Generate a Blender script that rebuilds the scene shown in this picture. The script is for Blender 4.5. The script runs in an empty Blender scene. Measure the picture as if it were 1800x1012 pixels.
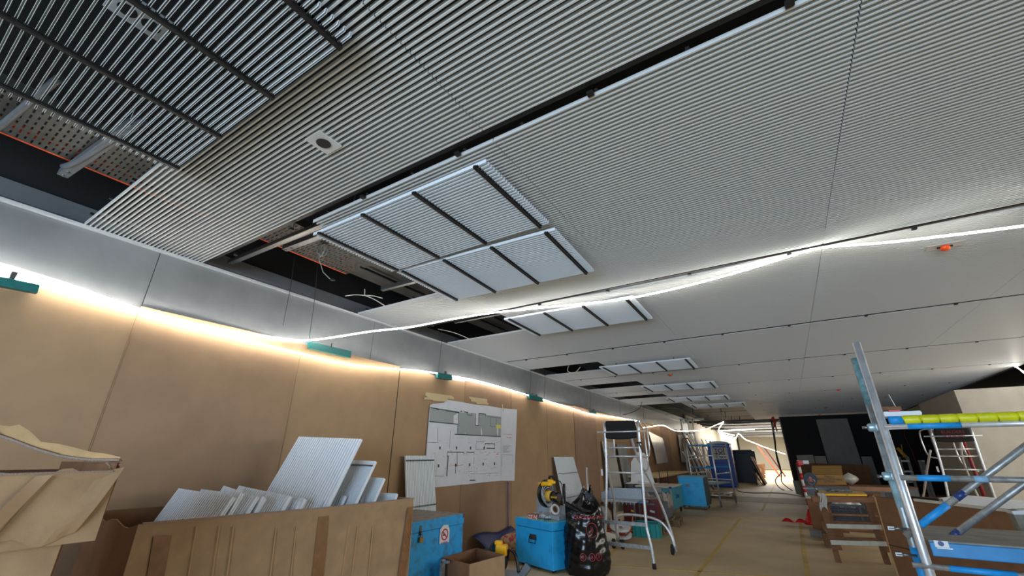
import bpy, bmesh, math, random
from mathutils import Vector, Matrix
random.seed(7)
C = bpy.context.scene
COL = C.collection
PI = math.pi
# ---------------------------------------------------------------- camera
YAW, PIT, FPX = .5554, .3848, 727.27
cam_d = bpy.data.cameras.new('camera'); cam = bpy.data.objects.new('camera', cam_d); COL.objects.link(cam)
cam.location = (0, 0, 1.5); cam.rotation_mode = 'XYZ'; cam.rotation_euler = (PI/2 + PIT, 0, YAW)
cam_d.sensor_width = 36; cam_d.lens = FPX/1800*36; cam_d.clip_start = .05; cam_d.clip_end = 300
C.camera = cam
EYE = Vector((0, 0, 1.5))
FW = Vector((-math.sin(YAW)*math.cos(PIT), math.cos(YAW)*math.cos(PIT), math.sin(PIT)))
RT = Vector((math.cos(YAW), math.sin(YAW), 0)); UP = RT.cross(FW)
def at(px, py, ax, v):
    """world point on the plane axis=v that is seen at a pixel of the 1800x1012 photograph"""
    d = RT*((px-900)/FPX) - UP*((py-506)/FPX) + FW
    t = (v-EYE[ax])/d[ax]
    return EYE + d*t
# ---------------------------------------------------------------- world, lights, exposure
w = bpy.data.worlds.new('world'); C.world = w; w.use_nodes = True
bg = w.node_tree.nodes['Background']; bg.inputs[0].default_value = (.62, .78, 1, 1); bg.inputs[1].default_value = .25
C.view_settings.view_transform = 'Standard'; C.view_settings.look = 'None'
C.view_settings.exposure = .15; C.view_settings.gamma = 1; C.view_settings.use_curve_mapping = False
def area(name, loc, rot, sx, sy, power, col):
    l = bpy.data.lights.new(name, 'AREA'); l.shape = 'RECTANGLE'; l.size = sx; l.size_y = sy; l.energy = power; l.color = col
    o = bpy.data.objects.new(name, l); COL.objects.link(o); o.location = loc; o.rotation_euler = rot
    return o
# daylight through the glazed front behind the photographer
area('front_daylight', (-.2, -4.8, 1.7), (PI/2-.48, 0, .2), 5, 2.2, 570, (.60, .79, 1))
area('side_fill', (8.6, 9, 2.3), (PI/2-.65, 0, PI/2), 12, 1.8, 650, (1, .96, .88))  # added fill that brightens the floor; the right wall has no window
# daylight and lamps of the far hall
area('far_daylight', (1.2, 50, 3.6), (0, 0, 0), 12, 14, 3200, (1, .97, .9))
area('far_hall_light', (-2, 36, 3.7), (0, 0, 0), 4, 8, 900, (1, .96, .88))  # overhead light facing down into the far hall
# ---------------------------------------------------------------- materials
def srgb(r, g, b):
    f = lambda c: (c/255/12.92) if c/255 <= .04045 else ((c/255+.055)/1.055)**2.4
    return (f(r), f(g), f(b), 1)
MATS = {}
def mat(name, rgb, rough=.6, metal=0, n=0, ns=8, bump=0, bs=60, stretch=None, emit=0, clear=0, rgb2=None, lo=.35, hi=.65, spec=None):
    m = bpy.data.materials.new(name); m.use_nodes = True; nt = m.node_tree; b = nt.nodes['Principled BSDF']
    c = srgb(*rgb); b.inputs['Base Color'].default_value = c
    b.inputs['Roughness'].default_value = rough; b.inputs['Metallic'].default_value = metal
    if spec is not None: b.inputs['Specular IOR Level'].default_value = spec
    if clear: b.inputs['Coat Weight'].default_value = clear
    if emit:
        b.inputs['Emission Color'].default_value = c; b.inputs['Emission Strength'].default_value = emit
    tc = nt.nodes.new('ShaderNodeTexCoord'); mp = nt.nodes.new('ShaderNodeMapping')
    nt.links.new(tc.outputs['Object'], mp.inputs[0])
    if stretch: mp.inputs['Scale'].default_value = stretch
    if n or rgb2:
        t = nt.nodes.new('ShaderNodeTexNoise'); t.inputs['Scale'].default_value = ns; t.inputs['Detail'].default_value = 7; t.inputs['Roughness'].default_value = .6
        nt.links.new(mp.outputs[0], t.inputs['Vector'])
        r = nt.nodes.new('ShaderNodeValToRGB'); r.color_ramp.elements[0].position = lo; r.color_ramp.elements[1].position = hi
        if rgb2: c1, c2 = srgb(*rgb2), c
        else: c1 = tuple(x*(1-n) for x in c[:3])+(1,); c2 = tuple(min(1, x*(1+n*.6)) for x in c[:3])+(1,)
        r.color_ramp.elements[0].color = c1; r.color_ramp.elements[1].color = c2
        nt.links.new(t.outputs['Fac'], r.inputs[0]); nt.links.new(r.outputs[0], b.inputs['Base Color'])
    if bump:
        t2 = nt.nodes.new('ShaderNodeTexNoise'); t2.inputs['Scale'].default_value = bs; t2.inputs['Detail'].default_value = 4
        nt.links.new(mp.outputs[0], t2.inputs['Vector'])
        bp = nt.nodes.new('ShaderNodeBump'); bp.inputs['Strength'].default_value = bump; bp.inputs['Distance'].default_value = .01
        nt.links.new(t2.outputs['Fac'], bp.inputs['Height']); nt.links.new(bp.outputs[0], b.inputs['Normal'])
    MATS[name] = m
    return m
WHITE = mat('white_paint', (204, 206, 208), .42)
WHITE2 = mat('white_lacquer_panel', (222, 229, 236), .4)
BLACKM = mat('black_metal', (22, 22, 24), .5)
VOID = mat('black_soffit', (16, 15, 15), .95)
GALV = mat('galvanised_sheet', (150, 154, 158), .4, .5, n=.07, ns=5, bump=.08, bs=150)
GALVD = mat('galvanised_tray', (84, 83, 80), .5, .4, n=.2, ns=12)
ZINC = mat('zinc_channel', (120, 122, 124), .35, .85, n=.12, ns=20)
ALU = mat('aluminium_tube', (212, 214, 218), .34, .6, n=.14, ns=18)
ALUD = mat('worn_aluminium', (156, 158, 158), .42, .6, n=.3, ns=25)
CARD = mat('cardboard', (160, 130, 98), .85, n=.14, ns=6, bump=.12, bs=260)
CARDW = mat('wall_cardboard', (164, 134, 102), .8, n=.10, ns=2.2, bump=.08, bs=200)
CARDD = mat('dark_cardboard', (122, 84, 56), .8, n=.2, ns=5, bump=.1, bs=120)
CARDL = mat('light_cardboard', (182, 144, 98), .85, n=.15, ns=6, bump=.1, bs=200)
CREASE = mat('cardboard_crease', (174, 136, 100), .8)
HARDB = mat('hardboard', (130, 92, 62), .75, n=.15, ns=5)
FLUTE = mat('cardboard_edge', (150, 128, 112), .9, n=.45, ns=260)
TAPE = mat('brown_packing_tape', (128, 88, 54), .25, n=.2, ns=14)
MASK = mat('masking_tape', (206, 186, 146), .7, n=.08, ns=30)
TEAL = mat('teal_plastic', (24, 110, 108), .45, n=.15, ns=20)
BLUEP = mat('bright_blue_paint', (32, 160, 222), .42, rgb2=(24, 120, 178), ns=5, lo=.22, hi=.5, bump=.05, bs=90)
BLUEW = mat('blue_worn_paint', (30, 150, 214), .45, rgb2=(58, 104, 134), ns=9, lo=.3, hi=.52)
TEALW = mat('teal_worn_paint', (50, 140, 160), .5, rgb2=(84, 104, 110), ns=8, lo=.3, hi=.6)
BLUES = mat('blue_sleeve', (22, 142, 214), .5, n=.15, ns=30)
BLUET = mat('toilet_blue_plastic', (14, 84, 200), .35, n=.08, ns=3)
NAVY = mat('dark_blue_plastic', (26, 52, 108), .4)
YEL = mat('yellow_plastic', (246, 186, 14), .38, n=.06, ns=20)
YELT = mat('yellow_tape', (206, 206, 18), .4, n=.14, ns=22)
ORG = mat('orange_plastic', (240, 84, 20), .45)
RED = mat('red_plastic', (196, 26, 34), .4)
DRED = mat('dark_red_paint', (92, 20, 20), .45, n=.25, ns=14)
BLK = mat('black_plastic', (18, 18, 20), .38)
RUB = mat('black_rubber', (24, 24, 25), .8)
BAG = mat('black_bin_film', (9, 9, 11), .24, bump=.35, bs=12)
PINK = mat('red_bag_print', (190, 62, 74), .5)
FABK = mat('black_mesh_fabric', (24, 24, 24), .9, bump=.3, bs=200)
WOODP = mat('plywood', (206, 176, 122), .6, n=.16, ns=6, stretch=(1, 8, 1))
WOODB = mat('rough_timber', (122, 84, 56), .8, n=.3, ns=6, stretch=(1, 1, 7))
WOODW = mat('white_painted_timber', (204, 200, 184), .7, n=.12, ns=8)
PALW = mat('pallet_timber', (128, 104, 78), .85, n=.35, ns=9)
PAPER = mat('paper', (214, 218, 226), .8, n=.04, ns=5)
INK = mat('plan_ink', (50, 56, 64), .8)
GREYI = mat('plan_grey_fill', (158, 166, 166), .8)
YELI = mat('plan_yellow_fill', (222, 214, 104), .8)
REDI = mat('plan_red_ink', (224, 130, 120), .8)
FOAM = mat('white_foam', (222, 226, 230), .6)
GREYB = mat('grey_board', (148, 150, 148), .75, n=.1, ns=4)
PLAS = mat('plasterboard', (176, 172, 162), .8, n=.08, ns=3)
DARKW = mat('black_wall_paint', (24, 23, 25), .75, n=.2, ns=2)
GREYP = mat('grey_plastic', (96, 100, 106), .5, n=.1, ns=10)
BRASS = mat('brass', (190, 150, 70), .3, .9)
STEEL = mat('dark_steel', (110, 112, 114), .35, .9)
CASTA = mat('cast_aluminium', (176, 182, 190), .4, .5, n=.1, ns=30)
CABO = mat('orange_brown_cable', (164, 78, 44), .5)
CABW = mat('white_cable', (214, 210, 196), .5)
CABG = mat('grey_cable', (150, 150, 144), .5)
PLAST = mat('clear_sheeting', (196, 194, 186), .18, bump=.6, bs=16, clear=.6)
FILL = mat('dusty_top', (128, 122, 116), .8, n=.3, ns=10)
LEDM = mat('led_strip', (255, 249, 238), .5, emit=32)
LEDC = mat('led_strip_far', (255, 240, 214), .5, emit=14)
FLOORM = mat('screed_floor', (212, 190, 150), .62, rgb2=(176, 154, 118), ns=.55, lo=.3, hi=.7, bump=.12, bs=12)
YLINE = mat('worn_yellow_line', (204, 172, 74), .7, rgb2=(176, 152, 100), ns=5, lo=.35, hi=.6)
# ---------------------------------------------------------------- mesh builder
class MB:
    def __init__(s): s.v = []; s.f = []; s.m = []; s.cur = 0; s.sm = []
    def add(s, vs, fs, smooth=False):
        o = len(s.v); s.v += [tuple(p) for p in vs]
        for f in fs: s.f.append([i+o for i in f]); s.m.append(s.cur); s.sm.append(smooth)
        return s
    def box(s, c, d, rot=None):
        c = Vector(c); hx, hy, hz = d[0]/2, d[1]/2, d[2]/2
        vs = [Vector((x*hx, y*hy, z*hz)) for z in (-1, 1) for x, y in ((-1, -1), (1, -1), (1, 1), (-1, 1))]
        if rot is not None: vs = [rot @ p for p in vs]
        vs = [p+c for p in vs]
        return s.add(vs, [(0, 3, 2, 1), (4, 5, 6, 7), (0, 1, 5, 4), (1, 2, 6, 5), (2, 3, 7, 6), (3, 0, 4, 7)])
    def hexa(s, b, t):      # 4 bottom points, 4 top points
        return s.add([Vector(p) for p in b]+[Vector(p) for p in t], [(0, 3, 2, 1), (4, 5, 6, 7), (0, 1, 5, 4), (1, 2, 6, 5), (2, 3, 7, 6), (3, 0, 4, 7)])
    def slab(s, pts, th):   # polygon with thickness vector th
        th = Vector(th); n = len(pts); P = [Vector(p) for p in pts]
        return s.add(P+[p+th for p in P], [tuple(range(n))[::-1], tuple(range(n, 2*n))]+[(i, (i+1) % n, (i+1) % n+n, i+n) for i in range(n)])
    def beam(s, a, b, w_, h, up=(0, 0, 1)):
        a, b = Vector(a), Vector(b); d = (b-a).normalized(); up = Vector(up)
        if abs(d.dot(up)) > .98: up = Vector((0, 1, 0))
        r = d.cross(up).normalized(); u = r.cross(d)
        q = [r*(x*w_/2)+u*(y*h/2) for x, y in ((-1, -1), (1, -1), (1, 1), (-1, 1))]
        return s.add([a+p for p in q]+[b+p for p in q], [(0, 3, 2, 1), (4, 5, 6, 7), (0, 1, 5, 4), (1, 2, 6, 5), (2, 3, 7, 6), (3, 0, 4, 7)])
    def tube(s, pts, r, n=10, cap=True, closed=False):
        P = [Vector(p) for p in pts]; N = len(P); rr = r if isinstance(r, (list, tuple)) else [r]*N
        vs = []; ref = None
        for i, p in enumerate(P):
            a = P[(i-1) % N] if (closed or i) else P[0]; b = P[(i+1) % N] if (closed or i < N-1) else P[-1]
            d = (b-a)
            if d.length < 1e-9: d = Vector((0, 0, 1))
            d.normalize()
            if ref is None: ref = Vector((0, 0, 1)) if abs(d.z) < .9 else Vector((1, 0, 0))
            x = ref - d*ref.dot(d)
            if x.length < 1e-4: x = Vector((0, 1, 0)) - d*d.y
            x.normalize(); y = d.cross(x); ref = x
            for k in range(n):
                t = 2*PI*k/n; vs.append(p+x*(math.cos(t)*rr[i])+y*(math.sin(t)*rr[i]))
        fs = []
        for i in range(N if closed else N-1):
            j = (i+1) % N
            for k in range(n): fs.append((i*n+k, i*n+(k+1) % n, j*n+(k+1) % n, j*n+k))
        s.add(vs, fs, True)
        if cap and not closed:
            s.f.append([len(s.v)-len(vs)+k for k in range(n)][::-1]); s.m.append(s.cur); s.sm.append(False)
            s.f.append([len(s.v)-n+k for k in range(n)]); s.m.append(s.cur); s.sm.append(False)
        return s
    def cyl(s, a, b, r, n=16, r2=None): return s.tube([a, b], [r, r if r2 is None else r2], n)
    def ring(s, c, ax, r, tr, n=24, k=8):
        c = Vector(c); ax = Vector(ax).normalized(); x = ax.orthogonal().normalized(); y = ax.cross(x)
        return s.tube([c+x*(math.cos(2*PI*i/n)*r)+y*(math.sin(2*PI*i/n)*r) for i in range(n)], tr, k, closed=True)
    def pipe(s, c, ax, r0, r1, h, n=24):  # hollow cylinder
        c = Vector(c); ax = Vector(ax).normalized(); x = ax.orthogonal().normalized(); y = ax.cross(x); vs = []
        for (r, z) in ((r0, -h/2), (r1, -h/2), (r1, h/2), (r0, h/2)):
            for i in range(n):
                t = 2*PI*i/n; vs.append(c+ax*z+x*(math.cos(t)*r)+y*(math.sin(t)*r))
        fs = []
        for a in range(4):
            b = (a+1) % 4
            for i in range(n): fs.append((a*n+i, a*n+(i+1) % n, b*n+(i+1) % n, b*n+i))
        return s.add(vs, fs, True)
    def grid(s, fn, nu, nv, th=None, smooth=True):
        vs = [Vector(fn(i/nu, j/nv)) for j in range(nv+1) for i in range(nu+1)]; w_ = nu+1
        fs = [(j*w_+i, j*w_+i+1, (j+1)*w_+i+1, (j+1)*w_+i) for j in range(nv) for i in range(nu)]
        if th is None: return s.add(vs, fs, smooth)
        th = Vector(th); n = len(vs); f2 = [tuple(x+n for x in f)[::-1] for f in fs]
        edge = [i for i in range(w_)]+[j*w_+nu for j in range(1, nv+1)]+[nv*w_+i for i in range(nu-1, -1, -1)]+[j*w_ for j in range(nv-1, 0, -1)]
        sd = [(edge[k], edge[k-1], edge[k-1]+n, edge[k]+n) for k in range(len(edge))]
        return s.add(vs+[v-th for v in vs], fs+f2+sd, smooth)
def link(o, parent=None, loc=None):
    COL.objects.link(o)
    if parent is not None: o.parent = parent
    if loc is not None: o.location = loc
    return o
def wloc(p):
    M = Matrix.Identity(4)
    ch = []
    while p is not None: ch.append(p); p = p.parent
    for q in reversed(ch): M = M @ (Matrix.Translation(q.location) @ q.rotation_euler.to_matrix().to_4x4())
    return M
def mesh(name, mb, mats):
    me = bpy.data.meshes.new(name); me.from_pydata([tuple(v) for v in mb.v], [], mb.f)
    for m in (mats if isinstance(mats, (list, tuple)) else [mats]): me.materials.append(m)
    me.polygons.foreach_set('material_index', mb.m); me.polygons.foreach_set('use_smooth', mb.sm)
    me.validate(); me.update()
    bm = bmesh.new(); bm.from_mesh(me); bmesh.ops.recalc_face_normals(bm, faces=bm.faces); bm.to_mesh(me); bm.free()
    return me
def obj(name, mb, mats, parent=None, label=None, cat=None, group=None, kind=None, world=False, bevel=0, origin=None):
    if world and parent is not None:
        M = wloc(parent).inverted(); mb.v = [M @ Vector(v) for v in mb.v]
    if origin is not None:
        oc = Vector(origin); mb.v = [Vector(v)-oc for v in mb.v]
    o = bpy.data.objects.new(name, mesh(name, mb, mats)); link(o, parent, origin)
    if bevel:
        b = o.modifiers.new('bevel', 'BEVEL'); b.width = bevel; b.segments = 2; b.limit_method = 'ANGLE'; b.angle_limit = .7
    tag(o, label, cat, group, kind)
    return o
def tag(o, label=None, cat=None, group=None, kind=None):
    if label: o['label'] = label
    if cat: o['category'] = cat
    if group: o['group'] = group
    if kind: o['kind'] = kind
    return o
def thing(name, label, cat, loc=(0, 0, 0), rotz=0, group=None, rot=None):
    o = bpy.data.objects.new(name, None); COL.objects.link(o); o.empty_display_size = .1
    o.location = loc; o.rotation_euler = rot if rot else (0, 0, rotz); o['kind'] = 'thing'
    return tag(o, label, cat, group)
def text_mb(txt, size, M, th=.0006, bold=0, sx=1):
    """lettering as a mesh: M maps the flat text plane (x right, y up) to the world"""
    cu = bpy.data.curves.new('t', 'FONT'); cu.body = txt; cu.size = size; cu.extrude = th; cu.align_x = 'CENTER'; cu.align_y = 'CENTER'; cu.offset = bold; cu.resolution_u = 3
    o = bpy.data.objects.new('t', cu); COL.objects.link(o)
    dg = bpy.context.evaluated_depsgraph_get(); me = o.evaluated_get(dg).to_mesh()
    mb = MB(); mb.add([M @ Vector((v.co.x*sx, v.co.y, v.co.z)) for v in me.vertices], [tuple(p.vertices) for p in me.polygons])
    o.evaluated_get(dg).to_mesh_clear(); bpy.data.objects.remove(o); bpy.data.curves.remove(cu)
    return mb
def frame(o, x, y):         # matrix with given in-plane axes
    x = Vector(x).normalized(); y = Vector(y).normalized(); z = x.cross(y)
    M = Matrix((x, y, z)).transposed().to_4x4(); M.translation = Vector(o); return M
def smooth_path(pts, n=8):  # Catmull-Rom
    P = [Vector(p) for p in pts]; out = []
    for i in range(len(P)-1):
        a = P[max(i-1, 0)]; b = P[i]; c = P[i+1]; d = P[min(i+2, len(P)-1)]
        for k in range(n):
            t = k/n; out.append(.5*((2*b)+(c-a)*t+(2*a-5*b+4*c-d)*t*t+(3*b-a-3*c+d)*t**3))
    return out+[P[-1]]
XW = -4.82; HC = 3.36
mb = MB(); mb.box((1, 32, -.05), (16, 80, .1)); floor = obj('floor', mb, FLOORM, kind='structure')
def stripe(pts, w_, nm='floor_line'):
    mb = MB()
    for a, b in zip(pts, pts[1:]):
        mb.beam((a[0], a[1], .0015), (b[0], b[1], .0015), w_, .003)
    obj(nm, mb, YLINE, floor)
stripe([(-1.38, 2.5), (-1.385, 13.4)], .06); stripe([(-.11, 3), (-.1, 13.4)], .06)
stripe([(-4.2, 6.5), (-1.5, 7.15), (.9, 7.9)], .035); stripe([(-3.7, 13.5), (-2.1, 13.0)], .05); stripe([(-3.4, 10.9), (-2.75, 7.3)], .05)
stripe([(-1.6, 13.55), (.1, 13.5)], .05); stripe([(-1.0, 15.5), (-1.0, 30)], .06)
mb = MB(); mb.box((-1.6, 19.2, .004), (5, 2.2, .008)); obj('screed_patch', mb, mat('pale_screed', (166, 154, 134), .7, n=.15, ns=3), floor)
mb = MB(); mb.box((XW-.25, 30, 1.7), (.1, 74, 4.8)); wall_left = obj('wall_left', mb, DARKW, kind='structure')
# cardboard lining of the left wall, one sheet per bay
ks = [1.25+1.615*k for k in range(-3, 17)]
for k, (y0, y1) in enumerate(zip(ks, ks[1:])):
    top = 2.765+.02*math.sin(k*2.3); ph = random.random()*6; am = .003+.003*random.random()
    mb = MB(); mb.grid(lambda u, v: (XW+.02+am*math.sin(u*5+ph)*math.sin(v*3+ph), y0+.004+u*(y1-y0-.008), .01+v*(top-.01)), 14, 8, (.008, 0, 0), False)
    obj('cardboard_sheet', mb, CARDW if k % 3 else mat('wall_cardboard_shade%d' % k, (160-k, 130-k, 98), .8, n=.10, ns=3, bump=.08, bs=200), wall_left)
    mb = MB(); mb.box((XW+.022, y1, 1.38), (.005, .006, 2.7)); obj('sheet_edge', mb, CARD if k % 4 else BLK, wall_left)
# galvanised sheets above
ms = [1.27+2.67*k for k in range(-2, 11)]
for y0, y1 in zip(ms, ms[1:]):
    mb = MB(); mb.box((XW-.035, (y0+y1)/2, 3.03), (.012, y1-y0-.006, .62)); obj('metal_sheet', mb, GALV, wall_left)
    mb = MB(); mb.box((XW-.15, (y0+y1)/2, 3.47), (.01, y1-y0-.01, .24)); mb.box((XW-.15+.02, (y0+y1)/2, 3.44), (.012, y1-y0-.03, .02)); obj('upper_metal_sheet', mb, GALV, wall_left)
mb = MB(); mb.box((XW-.01, 12, HC-.006), (.05, 31, .022)); obj('trim_1', mb, WHITE, kind='structure')
# far part of the left wall: boards leaning
mb = MB(); mb.box((XW-.1, 43, 1.9), (.1, 30, 3.8)); obj('wall_left_far', mb, PLAS, kind='structure')
mb = MB(); mb.box((-1, 62, 1.9), (10, .1, 3.8)); obj('wall_far', mb, mat('pale_wall', (232, 228, 214), .7), kind='structure')
mb = MB(); mb.box((4.5, 25.6, 1.65), (9.06, .14, 3.3)); wb = obj('wall_back', mb, DARKW, kind='structure')
mb = MB(); mb.box((-.035, 25.6, 1.65), (.05, .18, 3.3)); obj('edge_trim', mb, DRED, wb)
mb = MB(); mb.box((9.0, 25, 1.9), (.1, 74, 4.8)); obj('wall_right', mb, DARKW, kind='structure')
mb = MB(); mb.box((.05, 44, 1.9), (.1, 36, 3.8)); obj('wall_right_far', mb, mat('pale_wall_side', (220, 214, 200), .7), kind='structure')
mb = MB(); mb.box((-1, 30, 4.4), (22, 80, .1)); soffit = obj('ceiling_soffit', mb, VOID, kind='structure'); soffit.name = 'ceiling_deck'
mb = MB(); mb.box((1, -7.2, 2.2), (16, .1, 4.5)); obj('wall_front', mb, mat('entrance_wall', (120, 124, 130), .8), kind='structure')
# ---------------------------------------------------------------- slatted ceiling
PIT_ = .0323; NS = 29; PL = 1.88; BW = NS*PIT_
def slat_mb(L, y=0, z=0, flip=1, w_=.0095, h=.028, t=.0016):
    """one channel-section slat along X; closed side at z"""
    mb = MB(); h *= flip; t_ = t*flip
    o = [(-w_/2, 0), (w_/2, 0), (w_/2, h), (w_/2-t, h), (w_/2-t, t_), (-w_/2+t, t_), (-w_/2+t, h), (-w_/2, h)]
    vs = [(x, y+a, z+b) for x in (-L/2, L/2) for a, b in o]
    fs = [tuple((i, (i+1) % 8, (i+1) % 8+8, i+8)) for i in range(8)]
    for q in ((0, 1, 4, 5), (1, 2, 3, 4), (0, 5, 6, 7)): fs += [q, tuple(i+8 for i in q)[::-1]]
    return mb.add(vs, fs)
def rails_mb(xs, z, w_=.016, h=.022, teeth=True, L=BW, flip=1):
    mb = MB()
    for x in xs:
        mb.box((x, 0, z), (w_, L, h))
        if teeth:
            for i in range(NS): mb.box((x+w_*.8, -BW/2+(i+.5)*PIT_, z+h*.35*flip), (w_*.7, PIT_*.5, h*.5))
    return mb
slat_me = mesh('slat', slat_mb(PL-.006), WHITE)
big = MB()
for i in range(NS):
    s_ = slat_mb(PL-.006, -BW/2+(i+.5)*PIT_); big.add(s_.v, s_.f)
big_me = mesh('slat_field', big, WHITE)
car = rails_mb((-.72, -.24, .24, .72), .039, .02, .02, False, BW+.02)
car_me = mesh('panel_carrier', car, BLACKM)
mb = MB()
mb.box((4.72, 13, HC+.02), (.02, 31, .09)); mb.box((-.05, 28.25, HC+.02), (9.56, .02, .09))
ceiling = obj('ceiling', mb, BLACKM, kind='structure')
XJ = [-3.09-1.88+1.88*i for i in range(6)]      # -4.97 -3.09 -1.21 .67 2.55 4.43
def bays():
    for g in range(-1, 10):
        J = 1.665+2.9*g
        for b in range(3): yield g, b, J+.045+b*.9367+.4683
HOLES = {(-1, 1, 1): 1, (-1, 1, 0): 1, (0, 0, 0): 1, (0, 1, 0): 1, (1, 0, 0): 1, (2, 1, 0): 1, (3, 1, 0): 1, (4, 1, 0): 1, (-1, 0, 0): 1}
for b in (1, 2): HOLES[(5, b, 0)] = 1
for g in (6, 7, 8):
    for b in range(3):
        HOLES[(g, b, 0)] = 1
        if g > 6 or b > 0: HOLES[(g, b, 1)] = 1
nslat = 0; near = []
for g, b, y in bays():
    if y > 28: continue
    for i in range(6):
        if (g, b, i) in HOLES and (g, b, i) != (-1, 1, 1): continue
        x = XJ[i]+.94
        L = PL
        if (g, b, i) == (-1, 1, 1): L = .30; x = -1.21-.16
        if i == 5:      # narrow closing strip at the right edge
            L = .27; x = 4.43+.14
        if i == 0: x += .075; L = PL-.15
        p = bpy.data.objects.new('ceiling_panel', car_me); link(p, ceiling, (x, y, HC)); p.scale.x = L/PL
        near.append((Vector((x, y, HC)), p))
for g in range(0, 10):
    J = 1.665+2.9*g
    mb = MB(); mb.box(((4.7-4.8)/2, J, HC+(.012 if g else .05)), (9.4, .03, .012)); obj('joint_dark_strip', mb, BLACKM, ceiling)  # black strip added for the darkness of the open joint gap
    mb = MB()
    for k in range(10): mb.box((-4.3+.94*k, J+.03, HC+.004), (.035, .03, .02))
    obj('joint_clips', mb, BLACKM, ceiling, kind='stuff')
def vis(v):
    d = v-EYE; z = d.dot(FW)
    if z < .1: return False
    u = 900+FPX*d.dot(RT)/z; t = 506-FPX*d.dot(UP)/z
    return -60 < u < 1860 and -60 < t < 1072
near.sort(key=lambda q: ((q[0]-EYE).length if any(vis(q[0]+Vector((a, b, 0))) for a in (-.9, -.4, 0, .4, .9) for b in (-.4, 0, .4)) else 99))
for j, (c, p) in enumerate(near):
    if j < 10:
        for i in range(NS):
            s_ = bpy.data.objects.new('slat', slat_me); link(s_, p, (0, -BW/2+(i+.5)*PIT_, 0))
    else:
        s_ = bpy.data.objects.new('slat_field', big_me); link(s_, p); s_['kind'] = 'stuff'
# ---------------------------------------------------------------- lowered slatted panels
def lowered(c, tilt, tilty, label, parts=True, L=1.82, yaw=0):
    t = thing('lowered_panel', label, 'ceiling panel', c, group='ceiling panels let down beside the openings', rot=(tilt, tilty, yaw))
    if parts:
        for i in range(NS):
            s_ = bpy.data.objects.new('slat', low_me); link(s_, t, (0, -BW/2+(i+.5)*PIT_, 0))
    else:
        s_ = bpy.data.objects.new('slat_field', lowbig_me); link(s_, t); s_['kind'] = 'stuff'
    for x in (-.843, -.281, .281, .843):
        r_ = bpy.data.objects.new('carrier_rail', lowrail_me); link(r_, t, (x, 0, -.034)); r_['label'] = 'black toothed carrier rail'
    for x in (-.6, .6):
        for y in (-.3, .3): k_ = bpy.data.objects.new('hanger_hook', hook_me); link(k_, t, (x, y, .04))
    return t
low_me = mesh('slat', slat_mb(1.86, 0, 0, -1, .0095, .028), WHITE2)
lb = MB()
for i in range(NS):
    s_ = slat_mb(1.86, -BW/2+(i+.5)*PIT_, 0, -1); lb.add(s_.v, s_.f)
lowbig_me = mesh('slat_field', lb, WHITE2)
hb = MB(); hb.box((0, 0, .005), (.012, .02, .06)); hook_me = mesh('hanger_hook', hb, BLACKM)
lowrail_me = mesh('carrier_rail', rails_mb((0,), 0, .02, .02), BLACKM)
lowered((-2.25, 2.255, 3.325), 0, 0, 'lowered slatted panel nearest the big opening with wire coil, four black rails')
lowered((-2.24, 3.24, 3.30), -.03, .02, 'lowered slatted panel just behind the largest one, overlapping its far edge', yaw=.01)
lowered((-2.27, .29, 3.325), 0, 0, 'dark see-through slatted panel let down in the top left corner of the photo')
lowered((-2.16, 5.22, 3.31), -.02, .015, 'lowered slatted panel touching the light strip where it meets the ceiling')
lowered((-2.2, 9.1, 3.28), -.02, .01, 'lowered slatted panel behind the second ceiling joint, left of a small orange cap')
lowered((-2.2, 12.3, 3.28), -.02, .01, 'lowered slatted panel further back, second of the distant row', False)
lowered((-2.2, 15.3, 3.28), -.02, .01, 'lowered slatted panel further back, third of the distant row', False)
lowered((-1.9, 17.8, 3.28), -.02, .01, 'lowered slatted panel farthest back, beside the long open ceiling strip', False)
ORD = ['first','second','third','fourth','fifth','sixth','seventh','eighth','ninth','tenth','eleventh','twelfth','thirteenth','fourteenth','fifteenth','sixteenth','seventeenth','eighteenth']
def V(*a): return Vector(a)
def onp(px, py, p0, n):
    d = RT*((px-900)/FPX) - UP*((py-506)/FPX) + FW
    return EYE + d*((Vector(p0)-EYE).dot(Vector(n))/d.dot(Vector(n)))
# ---------------------------------------------------------------- light strips
def led(name, label, pts, m=LEDM, r=.008, n=6, seg=5, clips=0):
    p = smooth_path(pts, seg); t = thing(name, label, 'light strip', p[0], group='construction light strips')
    mb = MB(); mb.tube(p, r, n); obj('glowing_strip', mb, m, t, world=True)
    mb = MB(); off = Vector((0, 0, r*1.5)); mb.tube([q+off for q in p], r*.35, 5); obj('feed_cable', mb, CABW, t, world=True)
    return t
WX = -4.74
A_ = [at(x, y, 0, WX) for x, y in ((-90, 440), (0, 464), (120, 500), (245, 543), (350, 570), (450, 588), (540, 598))]
sw = [V(-4.1, 3.3, 2.93), at(720, 575, 1, 3.85), at(800, 560, 1, 4.15), at(880, 548, 1, 4.42)]
jn = [at(990, 537, 2, 3.26), at(1100, 525, 2, 3.25), at(1200, 504, 2, 3.26), at(1290, 480, 2, 3.28), at(1370, 456, 2, 3.31), at(1440, 436, 2, 3.33), at(1560, 426, 2, 3.24), at(1700, 410, 2, 3.18), at(1830, 393, 2, 3.16)]
led('light_strip', 'upper light strip that leaves the wall and swoops up along the first ceiling joint', A_+sw+jn)
led('light_strip', 'lower light strip stapled along the top edge of the cardboard wall', [at(x, y, 0, WX) for x, y in ((-90, 462), (0, 482), (100, 508), (245, 547), (340, 574), (450, 602), (540, 624), (620, 641), (690, 648), (740, 652), (790, 660), (850, 672), (940, 698), (1000, 716), (1040, 728), (1080, 733), (1128, 741))])
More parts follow.
